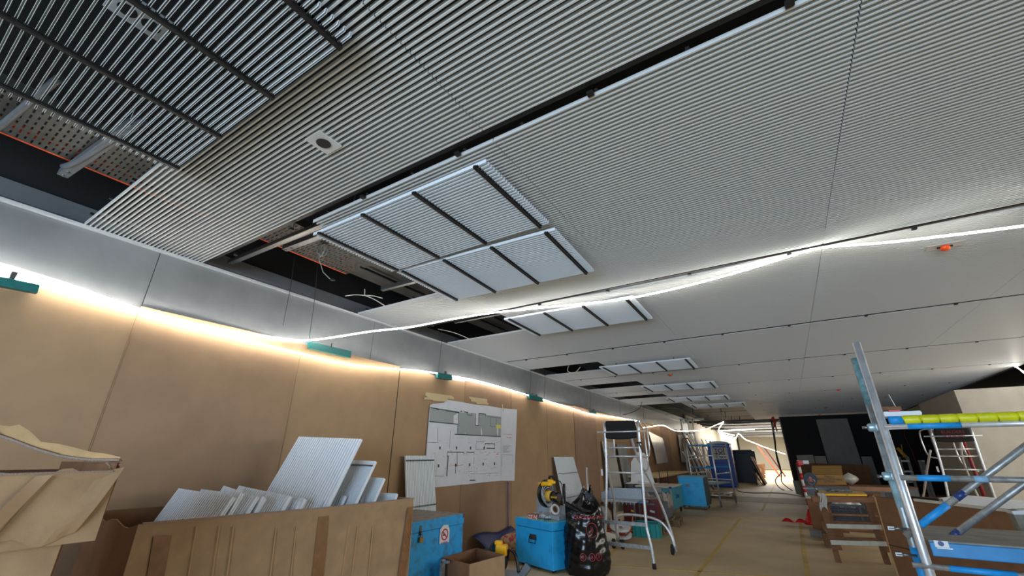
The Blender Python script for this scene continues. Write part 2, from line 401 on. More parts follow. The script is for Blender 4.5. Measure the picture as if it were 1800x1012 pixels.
led('light_strip', 'light strip hanging off the wall beyond the ladder and looping up to the open ceiling', [at(1128, 752, 0, -4.6), at(1155, 748, 0, -4.6), at(1168, 748, 1, 20.5), at(1188, 757, 1, 22), at(1215, 757, 1, 24), at(1240, 754, 1, 26), at(1272, 741, 1, 28)], LEDC, .012)
led('light_strip', 'light strip hung in scallops in the far hall', [at(1272, 741, 1, 28), at(1263, 757, 1, 29), at(1275, 766, 1, 31), at(1292, 771, 1, 33), at(1298, 762, 1, 34), at(1310, 772, 1, 36), at(1325, 778, 1, 38), at(1345, 786, 1, 41), at(1380, 798, 1, 46)], LEDC, .022)
led('light_strip', 'straight light strip lying across the far open ceiling', [at(1262, 757, 1, 29.2), at(1300, 755.5, 1, 29.4), at(1326, 754.5, 1, 29.5)], LEDC, .022, seg=3)
led('light_strip', 'short slanting light strip below the far open ceiling', [at(1262, 758, 1, 31), at(1291, 765, 1, 31.5)], LEDC, .022, seg=3)
led('light_strip', 'light strip running down from the right edge of the slatted ceiling', [at(1784, 643.5, 1, 13.75), at(1792, 648, 1, 13.4), at(1812, 664, 1, 12.6), at(1850, 690, 1, 12)], LEDM, .014)
# ---------------------------------------------------------------- teal brackets, hanging wires
def wallquad(px, x, th): return [at(a, b, 0, x) for a, b in px], (-th, 0, 0)
for px, lb in (([(-40, 478), (71, 500), (66, 515), (-40, 494)], 'teal plastic clip at the left edge of the photo'),
               ([(545, 600), (618, 617), (617, 629), (545, 612)], 'long teal clip under the point where the strip leaves the wall'),
               ([(770, 654), (795, 658.5), (795, 668), (770, 664)], 'teal clip above the taped plan, under the hanging wire'),
               ([(930, 692), (954, 698.5), (955, 706), (931, 700.5)], 'teal clip above the right edge of the taped plan'),
               ([(1039, 721), (1048, 723), (1048, 727), (1039, 725)], 'smallest teal clip, left of the ladder top')):
    p, t_ = wallquad(px, WX+.02, .055); mb = MB(); mb.slab(p, t_)
    cx = sum(p, Vector())/4
    t = thing('wall_clip', lb, 'clip', cx); obj('clip_body', mb, TEAL, t, world=True, bevel=.003)
    mb = MB(); mb.box((.005, 0, .06), (.03, .03, .05)); obj('hook', mb, ZINC, t)
for i, (a, b, lb) in enumerate((((516, 455), (497, 572), 'leftmost thin wire hanging down the metal band'), ((556, 470), (543, 598), 'thin wire hanging down to the long teal clip'),
                 ((522, 560), (512, 575), 'short wire end above the cardboard'), ((776, 588), (770, 655), 'dark wire dropping from the second opening to a teal clip'),
                 ((933, 650), (931, 695), 'first of two thin wires right of the plan'), ((958, 656), (956, 699), 'second of two thin wires right of the plan'),
                 ((1036, 683), (1038, 722), 'thin wire down to the smallest teal clip'), ((1088, 702), (1090, 733), 'thin wire left of the ladder top'), ((1131, 716), (1131, 738), 'thin wire right above the ladder top'))):
    if i == 2: continue
    p = at(*a, 0, -4.72); q = at(*b, 0, -4.72); p.z += .12
    mb = MB(); mb.tube(smooth_path([p, (p+q)/2+V(.012, .008, 0), q], 4), .0045, 5); obj('hanging_wire', mb, STEEL, label=lb, cat='wire', origin=q)
# ---------------------------------------------------------------- ceiling void: trays, channels, cables
def tray(name, label, x0, x1, y0, y1, z, col=GALVD, slots=True):
    t = thing(name, label, 'cable tray', ((x0+x1)/2, (y0+y1)/2, z))
    mb = MB(); W = x1-x0; L = y1-y0
    if slots:
        nx = max(4, int(W/.08)); ny = int(L/.036); cw = W/nx; ch = L/ny
        for j in range(ny):
            for i in range(nx):
                o = (.5*cw if j % 2 else 0)
                xa = -W/2+i*cw; s0 = xa+cw*.18; s1 = xa+cw*.82
                # plate cell with an open slot
                ya = -L/2+j*ch; yb = ya+ch; h0 = ya+ch*.35; h1 = ya+ch*.65
                if j % 2: s0, s1 = xa+cw*.5, xa+cw
                for (a, b, c, d) in ((xa, xa+cw, ya, h0), (xa, xa+cw, h1, yb), (xa, s0, h0, h1), (s1, xa+cw, h0, h1)):
                    if b-a > 1e-4: mb.add([(a, c, 0), (b, c, 0), (b, d, 0), (a, d, 0)], [(0, 1, 2, 3)])
    else: mb.box((0, 0, 0), (W, L, .004))
    o = obj('perforated_base' if slots else 'base', mb, col, t)
    mb = MB(); mb.box((-W/2, 0, .04), (.004, L, .08)); mb.box((W/2, 0, .04), (.004, L, .08)); obj('side_flange', mb, col, t)
    if slots:
        mb = MB(); n = 2
        for i in range(n):
            x = -W/2+.05+i*.07; mb.tube([(x, -L/2, .03), (x+.03, 0, .028), (x, L/2, .03)], .018, 6)
        obj('orange_cables', mb, ORG, t, label='orange cables lying in the tray', kind='stuff')
        mb = MB(); mb.box((-W/2-.012, 0, .01), (.02, L, .02)); obj('red_cable', mb, ORG, t)
    return t
tray('cable_tray', 'perforated grey cable tray in the open ceiling, seen past the wire coil', -4.28, -3.68, -1.2, 2.95, 3.62)
tray('duct_cover', 'smooth galvanised duct cover beyond the cable tray in the open ceiling', -4.3, -3.1, 2.98, 6.6, 3.66, GALVD, False)
tray('cable_tray', 'farther perforated tray above the hanging white wire star', -4.7, -4.1, 3.1, 5.2, 3.95)
for k in range(3):
    mb = MB(); mb.box((-3.4-.28*k, 4.7, 3.62), (.02, 3.6, .03)); obj('duct_seam', mb, BLACKM, bpy.data.objects['duct_cover'], world=True)
def channel(label, a, b, w_=.045, h=.045, hang=None, group='ceiling support channels', m=ZINC):
    a = Vector(a); b = Vector(b); t = thing('support_channel', label, 'channel', a, group=group)
    mb = MB(); d = (b-a).normalized(); r = d.cross(V(0, 0, 1)).normalized()
    mb.beam(a, b, w_, .004); mb.beam(a+r*w_/2+V(0, 0, h/2), b+r*w_/2+V(0, 0, h/2), .004, h); mb.beam(a-r*w_/2+V(0, 0, h/2), b-r*w_/2+V(0, 0, h/2), .004, h)
    obj('channel_rail', mb, m, t, world=True)
    if hang is not None:
        mb = MB()
        for q in hang: mb.cyl(a+(b-a)*q, a+(b-a)*q+V(0, 0, .8), .006, 6)
        obj('threaded_rod', mb, ZINC, t, world=True)
    mb = MB()
    for q in (.02, .1): mb.cyl(a+(b-a)*q-V(0, 0, .01), a+(b-a)*q+V(0, 0, .012), .014, 6)
    obj('bolt', mb, ZINC, t, world=True)
    return t
channel('bright channel rail crossing the big opening to the nearest lowered panel', (-4.8, 1.86, 3.45), (-2.6, 1.90, 3.45), .05, .04, (.5,))
channel('short dark channel end pointing at the wire coil', (-4.12, 2.06, 3.52), (-3.0, 2.10, 3.52), .06, .05, (.1, .9))
channel('dark channel end over the black gap at the top left corner', (-4.45, .42, 3.55), (-3.3, .50, 3.55), .06, .05, (.1, .9), m=GREYP)
channel('channel behind the white wire star', (-4.1, 3.38, 3.5), (-3.0, 3.42, 3.5), .05, .05, (.1, .9))
channel('channel in the second opening', (-4.2, 5.0, 3.5), (-3.1, 5.02, 3.5), .05, .05, (.1, .9))
t = thing('conduit_pair', 'two bent grey conduits hugging a slotted strut in the upper left opening', 'conduit', (-4.2, .35, 3.5))
for x in (.12, .52):
    mb = MB(); y = x
    mb.tube(smooth_path([(-4.42, y-.12, 3.62), (-4.3, y-.12, 3.57), (-4.1, y-.09, 3.56), (-3.6, y-.04, 3.56), (-3.2, y, 3.56)], 5), .022, 8); obj('conduit', mb, GREYP, t, world=True)
# wire coil
t = thing('wire_coil', 'grey coil of cable with a plug hanging in the big ceiling opening', 'cable', at(568, 440, 1, 2.3))
c = at(568, 440, 1, 2.3); pts = []
for i in range(66):
    a = i*.42; r = .062+.012*math.sin(i*.9)
    pts.append(c+V(math.cos(a)*r, .02*math.sin(i*.3), math.sin(a)*r*1.15+.004*math.sin(i)))
pts += [c+V(-.05, 0, -.08), at(568, 478, 1, 2.3), at(580, 490, 1, 2.3)]
mb = MB(); mb.tube(pts, .005, 5); obj('coiled_cable', mb, CABG, t, world=True)
mb = MB(); e = at(583, 491, 1, 2.3); mb.cyl(e, e+V(.05, 0, -.02), .014, 10, .01); obj('plug', mb, BLK, t, world=True)
c = at(641, 519, 1, 3.1); t = thing('wire_star', 'white three-armed wire end hanging at the back of the big opening', 'cable', c)
for a, b in (((641, 519), (607, 520)), ((641, 519), (672, 524)), ((641, 519), (676, 537)), ((641, 519), (641, 508))):
    mb = MB(); p = at(*a, 1, 3.1); q = at(*b, 1, 3.1); mb.tube(smooth_path([p, (p+q)/2+V(0, 0, .012), q], 4), .006, 5); obj('wire_arm', mb, CABW, t, world=True)
for nm, lb, px, y in (('ceiling_cable', 'thin pale cable looping across the second opening', [(770, 578), (800, 585), (828, 597)], 5.0),
                  ('ceiling_cable', 'white cable loop dropping out of the third opening', [(1000, 642), (998, 652), (1010, 655), (1020, 645)], 8.9),
                  ('ceiling_cable', 'dark cable curling out of a distant opening to the wall', [(1128, 706), (1125, 716), (1112, 724), (1090, 730)], 15.5)):
    mb = MB(); P_ = smooth_path([at(a, b, 1, y) for a, b in px], 6); mb.tube(P_, .01 if y > 6 else .005, 6); obj(nm, mb, CABW if y < 15 else BLK, label=lb, cat='cable', origin=P_[0])
mb = MB()
# fittings in the slatted ceiling
def plate(x, y, z, sx, sy, label, holes, m=WHITE, cat='ceiling fitting', ry=0):
    t = thing('ceiling_fitting', label, cat, (x, y, z), ry); mb = MB(); mb.box((0, 0, 0), (sx, sy, .006)); mb.box((0, 0, .02), (sx*.96, sy*.96, .03)); obj('plate', mb, m, t, bevel=.001)
    for (hx, hy, r) in holes:
        mb = MB(); mb.cyl((hx, hy, -.002), (hx, hy, -.006), r, 28); obj('hole_disc', mb, mat('dark_hole', (40, 38, 36), .8, n=.4, ns=300), t, label='round dark disc for a hole')  # flat disc; its dark colour stands for the shade inside a hole
        mb = MB(); mb.ring((hx, hy, -.005), (0, 0, 1), r, .002, 28, 5); obj('rim', mb, BLK, t)
    return t
plate(-2.137, 1.155, HC-.004, .15, .165, 'square white plate with one round dark hole in the first slatted strip', [(0, 0, .043)])
plate(-2.2, .2, HC+.06, .145, .22, 'white plate with two round holes above the see-through panel at top left', [(0, -.04, .035), (0, .05, .035)])
def cap(x, y, lb, r=.03, pl=True):
    t = thing('sprinkler_cap', lb, 'sprinkler cap', (x, y, HC), group='orange sprinkler caps')
    if pl: mb = MB(); mb.box((0, 0, -.003), (.26, .13, .004)); obj('plate', mb, WHITE, t)
    mb = MB(); mb.tube([(0, 0, -.005), (0, 0, -.02), (0, 0, -.04), (0, 0, -.05)], [r, r*1.1, r*.9, r*.4], 14); obj('cap', mb, ORG, t)
    for q_ in (-r*1.3, r*1.3): mb = MB(); mb.box((q_, 0, -.012), (.02, .02, .014)); obj('latch', mb, BLK, t)
cap(1.66, 5.17, 'largest orange cap, on a square plate beside the ceiling light strip', .034)
for i, (px, py, lb) in enumerate(((1178, 659, 'small orange cap between two lowered panels'), (1474, 685, 'orange cap left of the scaffold top'), (1451, 716, 'tiny orange cap above the black wall'), (1440.6, 729, 'lowest orange cap, just above the black wall'))):
    p = at(px, py, 2, HC-.02); cap(p.x, p.y, lb, .035, False)
# ---------------------------------------------------------------- plan on the wall
def PP(cx, cy, dx=0): return at(690+cx/4.82, 670+cy/4.82, 0, -4.775+dx)
plan = thing('site_plan', 'large creased paper floor plan taped to the cardboard wall', 'plan', PP(650, 500))
edgeT = [(318, 200), (345, 190), (440, 180), (465, 155), (600, 178), (700, 196), (800, 205), (930, 228), (1055, 237)]
edgeB = [(262, 905), (330, 902), (470, 888), (560, 878), (640, 872), (760, 856), (850, 848), (920, 842), (1033, 842)]
def eT(u): i = min(int(u*8), 7); f = u*8-i; return (edgeT[i][0]*(1-f)+edgeT[i+1][0]*f, edgeT[i][1]*(1-f)+edgeT[i+1][1]*f)
def eB(u): i = min(int(u*8), 7); f = u*8-i; return (edgeB[i][0]*(1-f)+edgeB[i+1][0]*f, edgeB[i][1]*(1-f)+edgeB[i+1][1]*f)
def psurf(u, v):
    a, b = eT(u), eB(u); p = PP(a[0]*(1-v)+b[0]*v, a[1]*(1-v)+b[1]*v)
    p.x -= .004*abs(math.sin(u*PI*6))+.002*math.sin(v*7+u*3); return p
mb = MB(); mb.grid(psurf, 48, 12, (.0015, 0, 0), False); obj('paper_sheet', mb, PAPER, plan, world=True)
def fill(poly, m, nm, dx=.0015):
    mb = MB(); mb.slab([PP(a, b, dx) for a, b in poly], (-.0006, 0, 0)); return obj(nm, mb, m, plan, world=True)
fill([(322, 222), (562, 262), (518, 290), (516, 358), (312, 342)], GREYI, 'grey_area'); fill([(560, 262), (700, 270), (706, 372), (732, 374), (733, 276), (920, 300), (915, 468), (552, 450)], GREYI, 'grey_area')
fill([(875, 368), (920, 370), (920, 400), (875, 396)], YELI, 'yellow_area', .0025)
mb = MB()
def L(m_, x0, y0, x1, y1, w_=3):
    p, q = PP(x0, y0, .003), PP(x1, y1, .003); m_.beam(p, q, .0006, w_*.0021, up=(0, 0, 1) if abs(x1-x0) > abs(y1-y0) else (0, 1, 0))
def LL(m_, x0, y0, x1, y1, w_=3):
    p, q = PP(x0, y0, .003), PP(x1, y1, .003); d = (q-p).normalized(); nrm = Vector((1, 0, 0)).cross(d)*w_*.0011
    m_.slab([p+nrm, q+nrm, q-nrm, p-nrm], (-.0006, 0, 0))
for s in ((320, 222, 565, 262, 6), (575, 252, 590, 254, 8), (605, 258, 640, 263, 6), (312, 340, 558, 364, 6), (528, 448, 915, 468, 7), (554, 362, 550, 445, 3), (732, 272, 790, 278, 7), (732, 272, 730, 374, 7), (790, 278, 789, 298, 5),
          (706, 270, 704, 372, 4), (704, 372, 732, 374, 4), (560, 262, 557, 364, 3), (455, 238, 453, 252, 3), (453, 252, 562, 266, 3), (634, 262, 634, 284, 4), (634, 284, 674, 290, 4), (674, 265, 674, 290, 4), (800, 298, 922, 312, 3), (830, 306, 830, 378, 3), (880, 312, 878, 378, 3),
          (828, 378, 880, 380, 3), (370, 234, 392, 240, 6), (288, 516, 380, 518, 2), (380, 400, 380, 518, 2), (710, 512, 778, 514, 3), (710, 512, 706, 576, 2), (706, 576, 772, 578, 2), (786, 526, 866, 530, 4), (796, 566, 868, 568, 7), (786, 526, 780, 566, 5), (866, 530, 866, 566, 4),
          (466, 598, 606, 600, 5), (466, 598, 462, 640, 4), (606, 600, 604, 624, 4), (628, 598, 692, 600, 5), (628, 600, 628, 624, 3), (692, 600, 690, 624, 3), (548, 604, 548, 720, 4), (472, 628, 460, 804, 8), (536, 700, 532, 782, 3), (654, 838, 702, 838, 7), (340, 800, 430, 806, 2), (430, 790, 430, 806, 2),
          (928, 620, 1020, 624, 2), (1020, 624, 1018, 700, 2), (928, 620, 926, 720, 2), (920, 230, 918, 800, 1.5), (490, 420, 484, 570, 1.5), (690, 640, 688, 700, 2), (660, 780, 905, 776, 1.5)): LL(mb, *s)
for (x, y) in ((402, 564), (542, 564), (662, 565), (776, 566), (390, 716), (536, 710), (654, 706), (768, 700), (864, 697)): LL(mb, x, y-12, x, y+12, 15)
for i in range(6): LL(mb, 790+i*15, 524, 790+i*15, 534, 7)
for i in range(46):
    x = 345+random.random()*560; y = 470+random.random()*330; LL(mb, x, y, x+8+random.random()*22*(i % 2), y+random.random()*14*((i+1) % 2), 1.3)
for i in range(9): LL(mb, 935, 545+i*7, 965+random.random()*45, 546+i*7, 1.5)
obj('printed_lines', mb, INK, plan, world=True)
mb = MB()
for s in ((475, 716, 600, 708, 3), (935, 445, 1010, 452, 3), (968, 472, 982, 474, 7), (990, 474, 1004, 476, 6), (525, 320, 556, 322, 3)): LL(mb, *s)
for i in range(5):
    for j in range(5): LL(mb, 608+i*20, 720+j*14, 608+i*20, 724+j*14, 4)
for i in range(14): x = 700+random.random()*200; y = 590+random.random()*60; LL(mb, x, y, x+12, y, 3)
obj('red_lines', mb, REDI, plan, world=True)
for px in ([(285, 92), (500, 122), (522, 140), (520, 152), (470, 146), (450, 172), (345, 165), (345, 158), (270, 152), (272, 134), (300, 132), (275, 118)], [(650, 130), (800, 150), (802, 182), (814, 186), (814, 197), (715, 192), (712, 178), (665, 168), (668, 156), (650, 142)], [(925, 195), (934, 195), (944, 250), (938, 256)]):
    mb = MB(); mb.slab([PP(a, b, -.001+.005) for a, b in px], (-.001, 0, 0)); obj('masking_tape', mb, MASK, plan, world=True)
# thin dark trunking below the plan and aluminium tube
for px, lb in ((((893, 846), (893, 962)), 'dark blue cable running down the wall below the plan'),):
    mb = MB(); mb.tube([at(px[0][0], px[0][1], 0, -4.76), at(px[1][0], px[1][1], 0, -4.76)], .009, 6); obj('wall_cable', mb, NAVY, label=lb, cat='cable', origin=at(px[1][0], px[1][1], 0, -4.76))
p = at(1033, 880, 0, -4.3); q = at(1031.5, 821, 0, -4.3)
t = thing('aluminium_tube', 'thin upright aluminium tube behind the black rubbish bag', 'tube', (p.x, p.y, 0)); mb = MB(); mb.tube([(p.x, p.y, 0), q], .025, 10); obj('pole', mb, ALU, t, world=True)
mb = MB(); mb.tube([q-V(0, 0, .42), q-V(0, 0, .36)], .034, 10); obj('collar', mb, ALUD, t, world=True)
# ---------------------------------------------------------------- slatted panels leaning
def leanpanel(name, label, c, n=20, th=.028, rails=(), flip=False, group=None, m=WHITE2, rw=.012):
    """c: bottom left, bottom right, top right, top left; slats run bottom to top"""
    bl, br, tr, tl = [Vector(q) for q in c]; nr = (br-bl).cross(tl-bl).normalized()
    if nr.dot(EYE-bl) < 0: nr = -nr
    t = thing(name, label, 'slatted panel', bl, group=group); mb = MB()
    for i in range(n):
        u0 = (i+.15)/n; u1 = (i+.85)/n
        mb.hexa([bl.lerp(br, u0), bl.lerp(br, u1), bl.lerp(br, u1)-nr*th, bl.lerp(br, u0)-nr*th], [tl.lerp(tr, u0), tl.lerp(tr, u1), tl.lerp(tr, u1)-nr*th, tl.lerp(tr, u0)-nr*th])
    obj('slat_field', mb, m, t, world=True, kind='stuff')
    mb = MB(); mb.slab([bl-nr*th*.55, br-nr*th*.55, tr-nr*th*.55, tl-nr*th*.55], -nr*.003); obj('backing', mb, m, t, world=True)
    for v in rails:
        a = bl.lerp(tl, v); b = br.lerp(tr, v); mb = MB(); mb.beam(a+nr*.004, b+nr*.004, rw, .012, up=nr); obj('carrier_rail', mb, STEEL if m is WHITE2 else BLACKM, t, world=True, label='dark carrier rail')
    return t
a = at(713, 801, 0, -4.7); b = at(762, 801, 0, -4.7)
leanpanel('slatted_board', 'narrow slatted panel standing against the wall left of the plan', ((-4.45, a.y-.0, .02), (-4.45, b.y, .02), (-4.7, b.y, 1.5), (-4.7, a.y, 1.5)), 19, rails=(.955, .55, .1), rw=.02)
a = at(975, 803.5, 0, -4.7); b = at(1008, 803.5, 0, -4.7)
leanpanel('slatted_board', 'white slatted panel standing against the wall behind the black bag', ((-4.45, a.y+.1, .02), (-4.45, b.y+.35, .02), (-4.7, b.y, 1.47), (-4.7, a.y, 1.47)), 19, rails=(.75, .4))
# ---------------------------------------------------------------- the big open box with panels
BA, BB, BC, BD = V(-3.55, 1.28, 0), V(-3.33, 3.47, 0), V(-4.46, 3.58, 0), V(-4.66, 1.36, 0); BH = 1.1
box = thing('cardboard_box', 'long open cardboard box full of white slatted panels', 'box', BA)
nF = (BB-BA).cross(V(0, 0, 1)).normalized()
def wallp(a, b, z0, z1, th, nm, m=CARD, drop=None, n=12):
    a = Vector(a); b = Vector(b); nn = (b-a).cross(V(0, 0, 1)).normalized()
    mb = MB(); mb.grid(lambda u, v: a.lerp(b, u)+V(0, 0, z0+(z1-z0+(drop(u) if drop else 0))*v)+nn*.006*math.sin(u*9+v*3), n, 5, nn*th, False); return obj(nm, mb, m, box, world=True)
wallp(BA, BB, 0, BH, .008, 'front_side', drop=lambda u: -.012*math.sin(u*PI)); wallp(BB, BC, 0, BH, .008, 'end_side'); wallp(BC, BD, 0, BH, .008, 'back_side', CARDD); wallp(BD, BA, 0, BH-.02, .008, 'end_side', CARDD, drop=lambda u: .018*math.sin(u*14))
mb = MB(); mb.slab([BA+V(-.02, .02, .01), BB+V(-.02, -.02, .01), BC+V(.02, -.02, .01), BD+V(.02, .02, .01)], (0, 0, .01)); obj('bottom', mb, CARD, box, world=True)
mb = MB(); mb.beam(BA+V(0, .02, BH+.002)-nF*.0, BA.lerp(BB, .5)+V(0, 0, BH-.008), .022, .012); obj('fluted_edge', mb, FLUTE, box, world=True)
mb = MB(); mb.beam(BA.lerp(BB, .5)+V(0, 0, BH-.009), BB+V(0, 0, BH), .012, .008); obj('fluted_edge', mb, FLUTE, box, world=True)
def FF(x, y, d=.003): return onp(x, y, BA+nF*.008, nF)+nF*d
for px in ([(270, 943), (302, 940), (289, 1012), (258, 1012)], [(560, 908), (578, 906), (574, 960), (568, 1015), (548, 1015), (555, 950)], [(717, 892), (726, 890), (712, 1015), (699, 1015)]):
    mb = MB(); mb.slab([FF(*q) for q in px], -nF*.002); obj('packing_tape', mb, TAPE, box, world=True)
for x0, x1 in ((345, 330), (385, 372), (410, 398), (485, 474), (520, 510), (612, 600), (628, 617), (655, 646)):
    mb = MB(); mb.slab([FF(x0, 925, .001), FF(x0+2, 925, .001), FF(x1+2, 1015, .001), FF(x1, 1015, .001)], -nF*.001); obj('crease', mb, CREASE, box, world=True)
# panels standing in the box like files, tops leaning to the far end
def filep(label, tl, tr, slide, ytop, rails=(), low=.2, xr=-3.47, n=28):
    """top corners given in the photo; plane leans towards the far end"""
    TR_ = at(tr[0], tr[1], 0, xr); TL_ = at(tl[0], tl[1], 1, TR_.y+.02)
    if TL_.x < -4.6: TL_ = TR_.lerp(TL_, (-4.56-TR_.x)/(TL_.x-TR_.x))
    k = (TR_.z-low); dy = -slide*k
    return leanpanel('slatted_sheet', label, (TL_+V(0, dy, -(TL_.z-low)), TR_+V(0, dy, -(TR_.z-low)), TR_, TL_), n, rails=rails, group='slatted panels standing in the long box')
gl = [('first slatted panel at the left end of the long box', (297, 855), (410, 873)), ('second slatted panel from the left end of the box', (345, 858), (452, 872)),
      ('third slatted panel, tucked behind the second in the box', (393, 853), (463, 876)), ('broad low slatted panel left of the tallest one in the box', (420, 853), (510, 872)),
      ('low slatted panel directly in front of the tallest one in the box', (470, 862), (536, 876)), ]
for i, (lb, tl, tr) in enumerate(gl): filep(lb, tl, tr, .5, 0, low=.7+.02*i, xr=-3.60)
filep('tallest slatted panel sticking far out of the long box', (525, 767), (635, 771), .47, 0, low=.3, xr=-3.52)
filep('second tallest slatted panel with a dark rail, behind the tallest', (590, 807), (660, 810), .5, 0, rails=(.955,), low=.45, xr=-3.49)
filep('slatted panel stepping down right of the second tallest', (622, 836), (675, 840), .5, 0, low=.6, xr=-3.47)
filep('last low slatted panel at the far end of the long box', (650, 865), (697, 867), .35, 0, low=.7, xr=-3.42)
for i, (x0, y0, x1, y1) in enumerate(((402, 882, 417, 866), (447, 880, 456, 872), (503, 882, 520, 880), (553, 880, 561, 878), (585, 872, 600, 871), (604, 875, 612, 872), (620, 874, 632, 872))):
    tr = at(x1+7, y1, 0, -3.60); t = leanpanel('panel_offcut', ['short white offcut leaning behind the left end of the box rim', 'short offcut second along the box rim', 'short offcut behind the middle of the rim', 'short offcut in front of the tallest panel', 'short offcut right of the tallest panel', 'narrow offcut near the far end of the rim', 'last narrow offcut along the box rim'][i],
        (tr+V(-.12, -.12, -.3), tr+V(0, -.12, -.3), tr, tr+V(-.12, 0, .004)), 4, group='slatted offcuts behind the box rim')
# ---------------------------------------------------------------- stacked boxes at the left edge
K = V(-2.70, .83, 0)
def cbox(name, label, k, yn, xn, z0, z1, m, open_top=False):
    """box whose near right corner is k, running to yn along -Y and xn along -X"""
    t = thing(name, label, 'box', (k.x, k.y, z0)); th = .008; h = z1-z0
    def W(a, b, nm, mm=m, top=None):
        a = Vector(a); b = Vector(b); nn = (b-a).cross(V(0, 0, 1)).normalized(); mb = MB()
        mb.grid(lambda u, v: a.lerp(b, u)+V(0, 0, v*(h+(top(u) if top else 0)))+nn*.01*math.sin(u*6+v*2)*v, 12, 6, nn*th, False); return obj(nm, mb, mm, t)
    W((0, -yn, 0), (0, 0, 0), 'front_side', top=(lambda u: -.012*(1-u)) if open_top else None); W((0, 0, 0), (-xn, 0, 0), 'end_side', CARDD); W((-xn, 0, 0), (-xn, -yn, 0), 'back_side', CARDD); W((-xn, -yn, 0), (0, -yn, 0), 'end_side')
    mb = MB(); mb.box((-xn/2, -yn/2, .006), (xn-.02, yn-.02, .012)); obj('bottom', mb, m, t)
    if not open_top: mb = MB(); mb.box((-xn/2, -yn/2, h-.006), (xn, yn, .01)); obj('top', mb, m, t)
    return t
lowb = cbox('cardboard_box', 'tall closed cardboard box at the bottom left corner, under the torn one', K+V(-.04, -.1, 0), 1.3, .8, 0, 1.148, CARD)
upb = cbox('cardboard_box', 'torn open cardboard box on top of the stack at the left edge', K, 1.4, .82, 1.15, 1.43, CARD, True)
Kt = V(0, 0, .335)
up_e = [(212, 803), (186, 797), (160, 794), (130, 786), (104, 780), (72, 776), (52, 757), (34, 746), (18, 749), (0, 747), (-60, 735)]
lo_e = [(210, 808), (186, 808), (160, 808), (130, 805), (104, 801), (72, 792), (52, 785), (34, 778), (18, 772), (0, 766), (-60, 752)]
def fl(u, v):
    k = u*10; i = min(int(k), 9); f = k-i; a = up_e[i]; b = up_e[i+1]; c = lo_e[i]; d = lo_e[i+1]; X = -2.72-.55*u
    return at((a[0]*(1-f)+b[0]*f)*v+(c[0]*(1-f)+d[0]*f)*(1-v), (a[1]*(1-f)+b[1]*f)*v+(c[1]*(1-f)+d[1]*f)*(1-v), 0, X-.04*math.sin(v*2)*u)
mb = MB(); mb.grid(fl, 30, 5, (.008, 0, 0), False); obj('back_flap', mb, CARDL, upb, label='torn flap standing up with a ragged edge', world=True)
mb = MB(); mb.tube([fl(u/20, 0)+V(.01, 0, 0) for u in range(21)], .007, 5); obj('fluted_edge', mb, FLUTE, upb, world=True)
mb = MB(); mb.grid(lambda u, v: at(212-22*u+4*math.sin(v*9), 806+20*v+3*math.sin(u*5), 0, -2.71-.5*u*(1-v)*.3), 6, 6, (.006, 0, 0), False); obj('end_flap', mb, CARD, upb, world=True)
mb = MB(); mb.grid(lambda u, v: V(-.8+.8*u, -.01, .27+.05*v), 6, 2, (0, .008, 0), False); obj('end_rim', mb, CARDD, upb)
mb = MB(); mb.grid(lambda u, v: V(.004+.03*v*(1-v)*3*u, -.22+u*.24-.1*v, .28-v*.26+.02*math.sin(u*8)), 8, 8, (.004, 0, 0), False); obj('torn_corner_flap', mb, CARD, upb)
mb = MB(); mb.slab([(.022, -.27, .27), (.022, -.22, .275), (.03, -.34, .03), (.03, -.40, .02)], (-.002, 0, 0)); obj('packing_tape', mb, mat('shiny_tape', (150, 118, 86), .15), upb)
mb = MB(); mb.beam((.004, -1.4, .272), (.004, -.02, .283), .014, .008); obj('fluted_edge', mb, FLUTE, upb)
t = thing('blue_panel_stack', 'pale blue sheets lying inside the torn box at the left edge', 'sheets', K+V(-.4, -.6, 1.165))
for i in range(3):
    mb = MB(); z_ = 1.17+.09*i; mb.slab([V(-3.4, -.5, z_+.07), V(-2.76, -.5, z_+.07), V(-2.76, .62, z_), V(-3.4, .5, z_)], (0, 0, .075)); obj('sheet', mb, mat('pale_blue_film%d' % i, (128, 192, 228), .35), t, bevel=.006, world=True)
# ---------------------------------------------------------------- blue trunks
def hasp(p, M, par):   # on a face with outward axis x
    mb = MB(); mb.box(p+V(.004, 0, 0), (.006, .034, .10)); mb.box(p+V(.014, 0, -.02), (.012, .02, .03)); obj('hasp', mb, STEEL, par)
    mb = MB(); mb.ring(p+V(.022, 0, -.055), (0, 1, 0), .016, .004, 14, 6); obj('shackle', mb, STEEL, par)
    mb = MB(); mb.box(p+V(.022, 0, -.09), (.022, .05, .055)); obj('padlock', mb, BRASS, par, bevel=.004)
def trunk(label, loc, rz, w_, d, h, m, lid=.1, top=None, legs=0, name='tool_chest', wheels=0):
    """w_ along local Y (front face looks to +X), d along -X"""
    t = thing(name, label, 'trunk', loc, rz); mb = MB(); z0 = legs
    mb.box((-d/2, 0, z0+(h-z0-lid)/2), (d, w_, h-z0-lid-.004)); obj('body', mb, m, t, bevel=.006)
    mb = MB(); mb.box((-d/2, 0, h-lid/2), (d+.012, w_+.012, lid)); obj('lid', mb, m, t, bevel=.006)
    if top: mb = MB(); mb.box((-d/2, 0, h+.002), (d-.01, w_-.01, .004)); obj('lid_top', mb, top, t)
    for y in (-1, 1):
        mb = MB(); mb.box((-.012, y*(w_/2-.012), h-.02), (.045, .045, .05)); obj('corner_guard', mb, STEEL, t, bevel=.006)
    if wheels:
        for x in (-.1, -d+.1):
            for y in (-w_/2+.1, w_/2-.1):
                mb = MB(); mb.box((x, y, legs-.02), (.05, .05, .04)); mb.cyl((x, y-.02, .045), (x, y+.02, .045), .045, 14); obj('castor', mb, RUB, t)
    return t
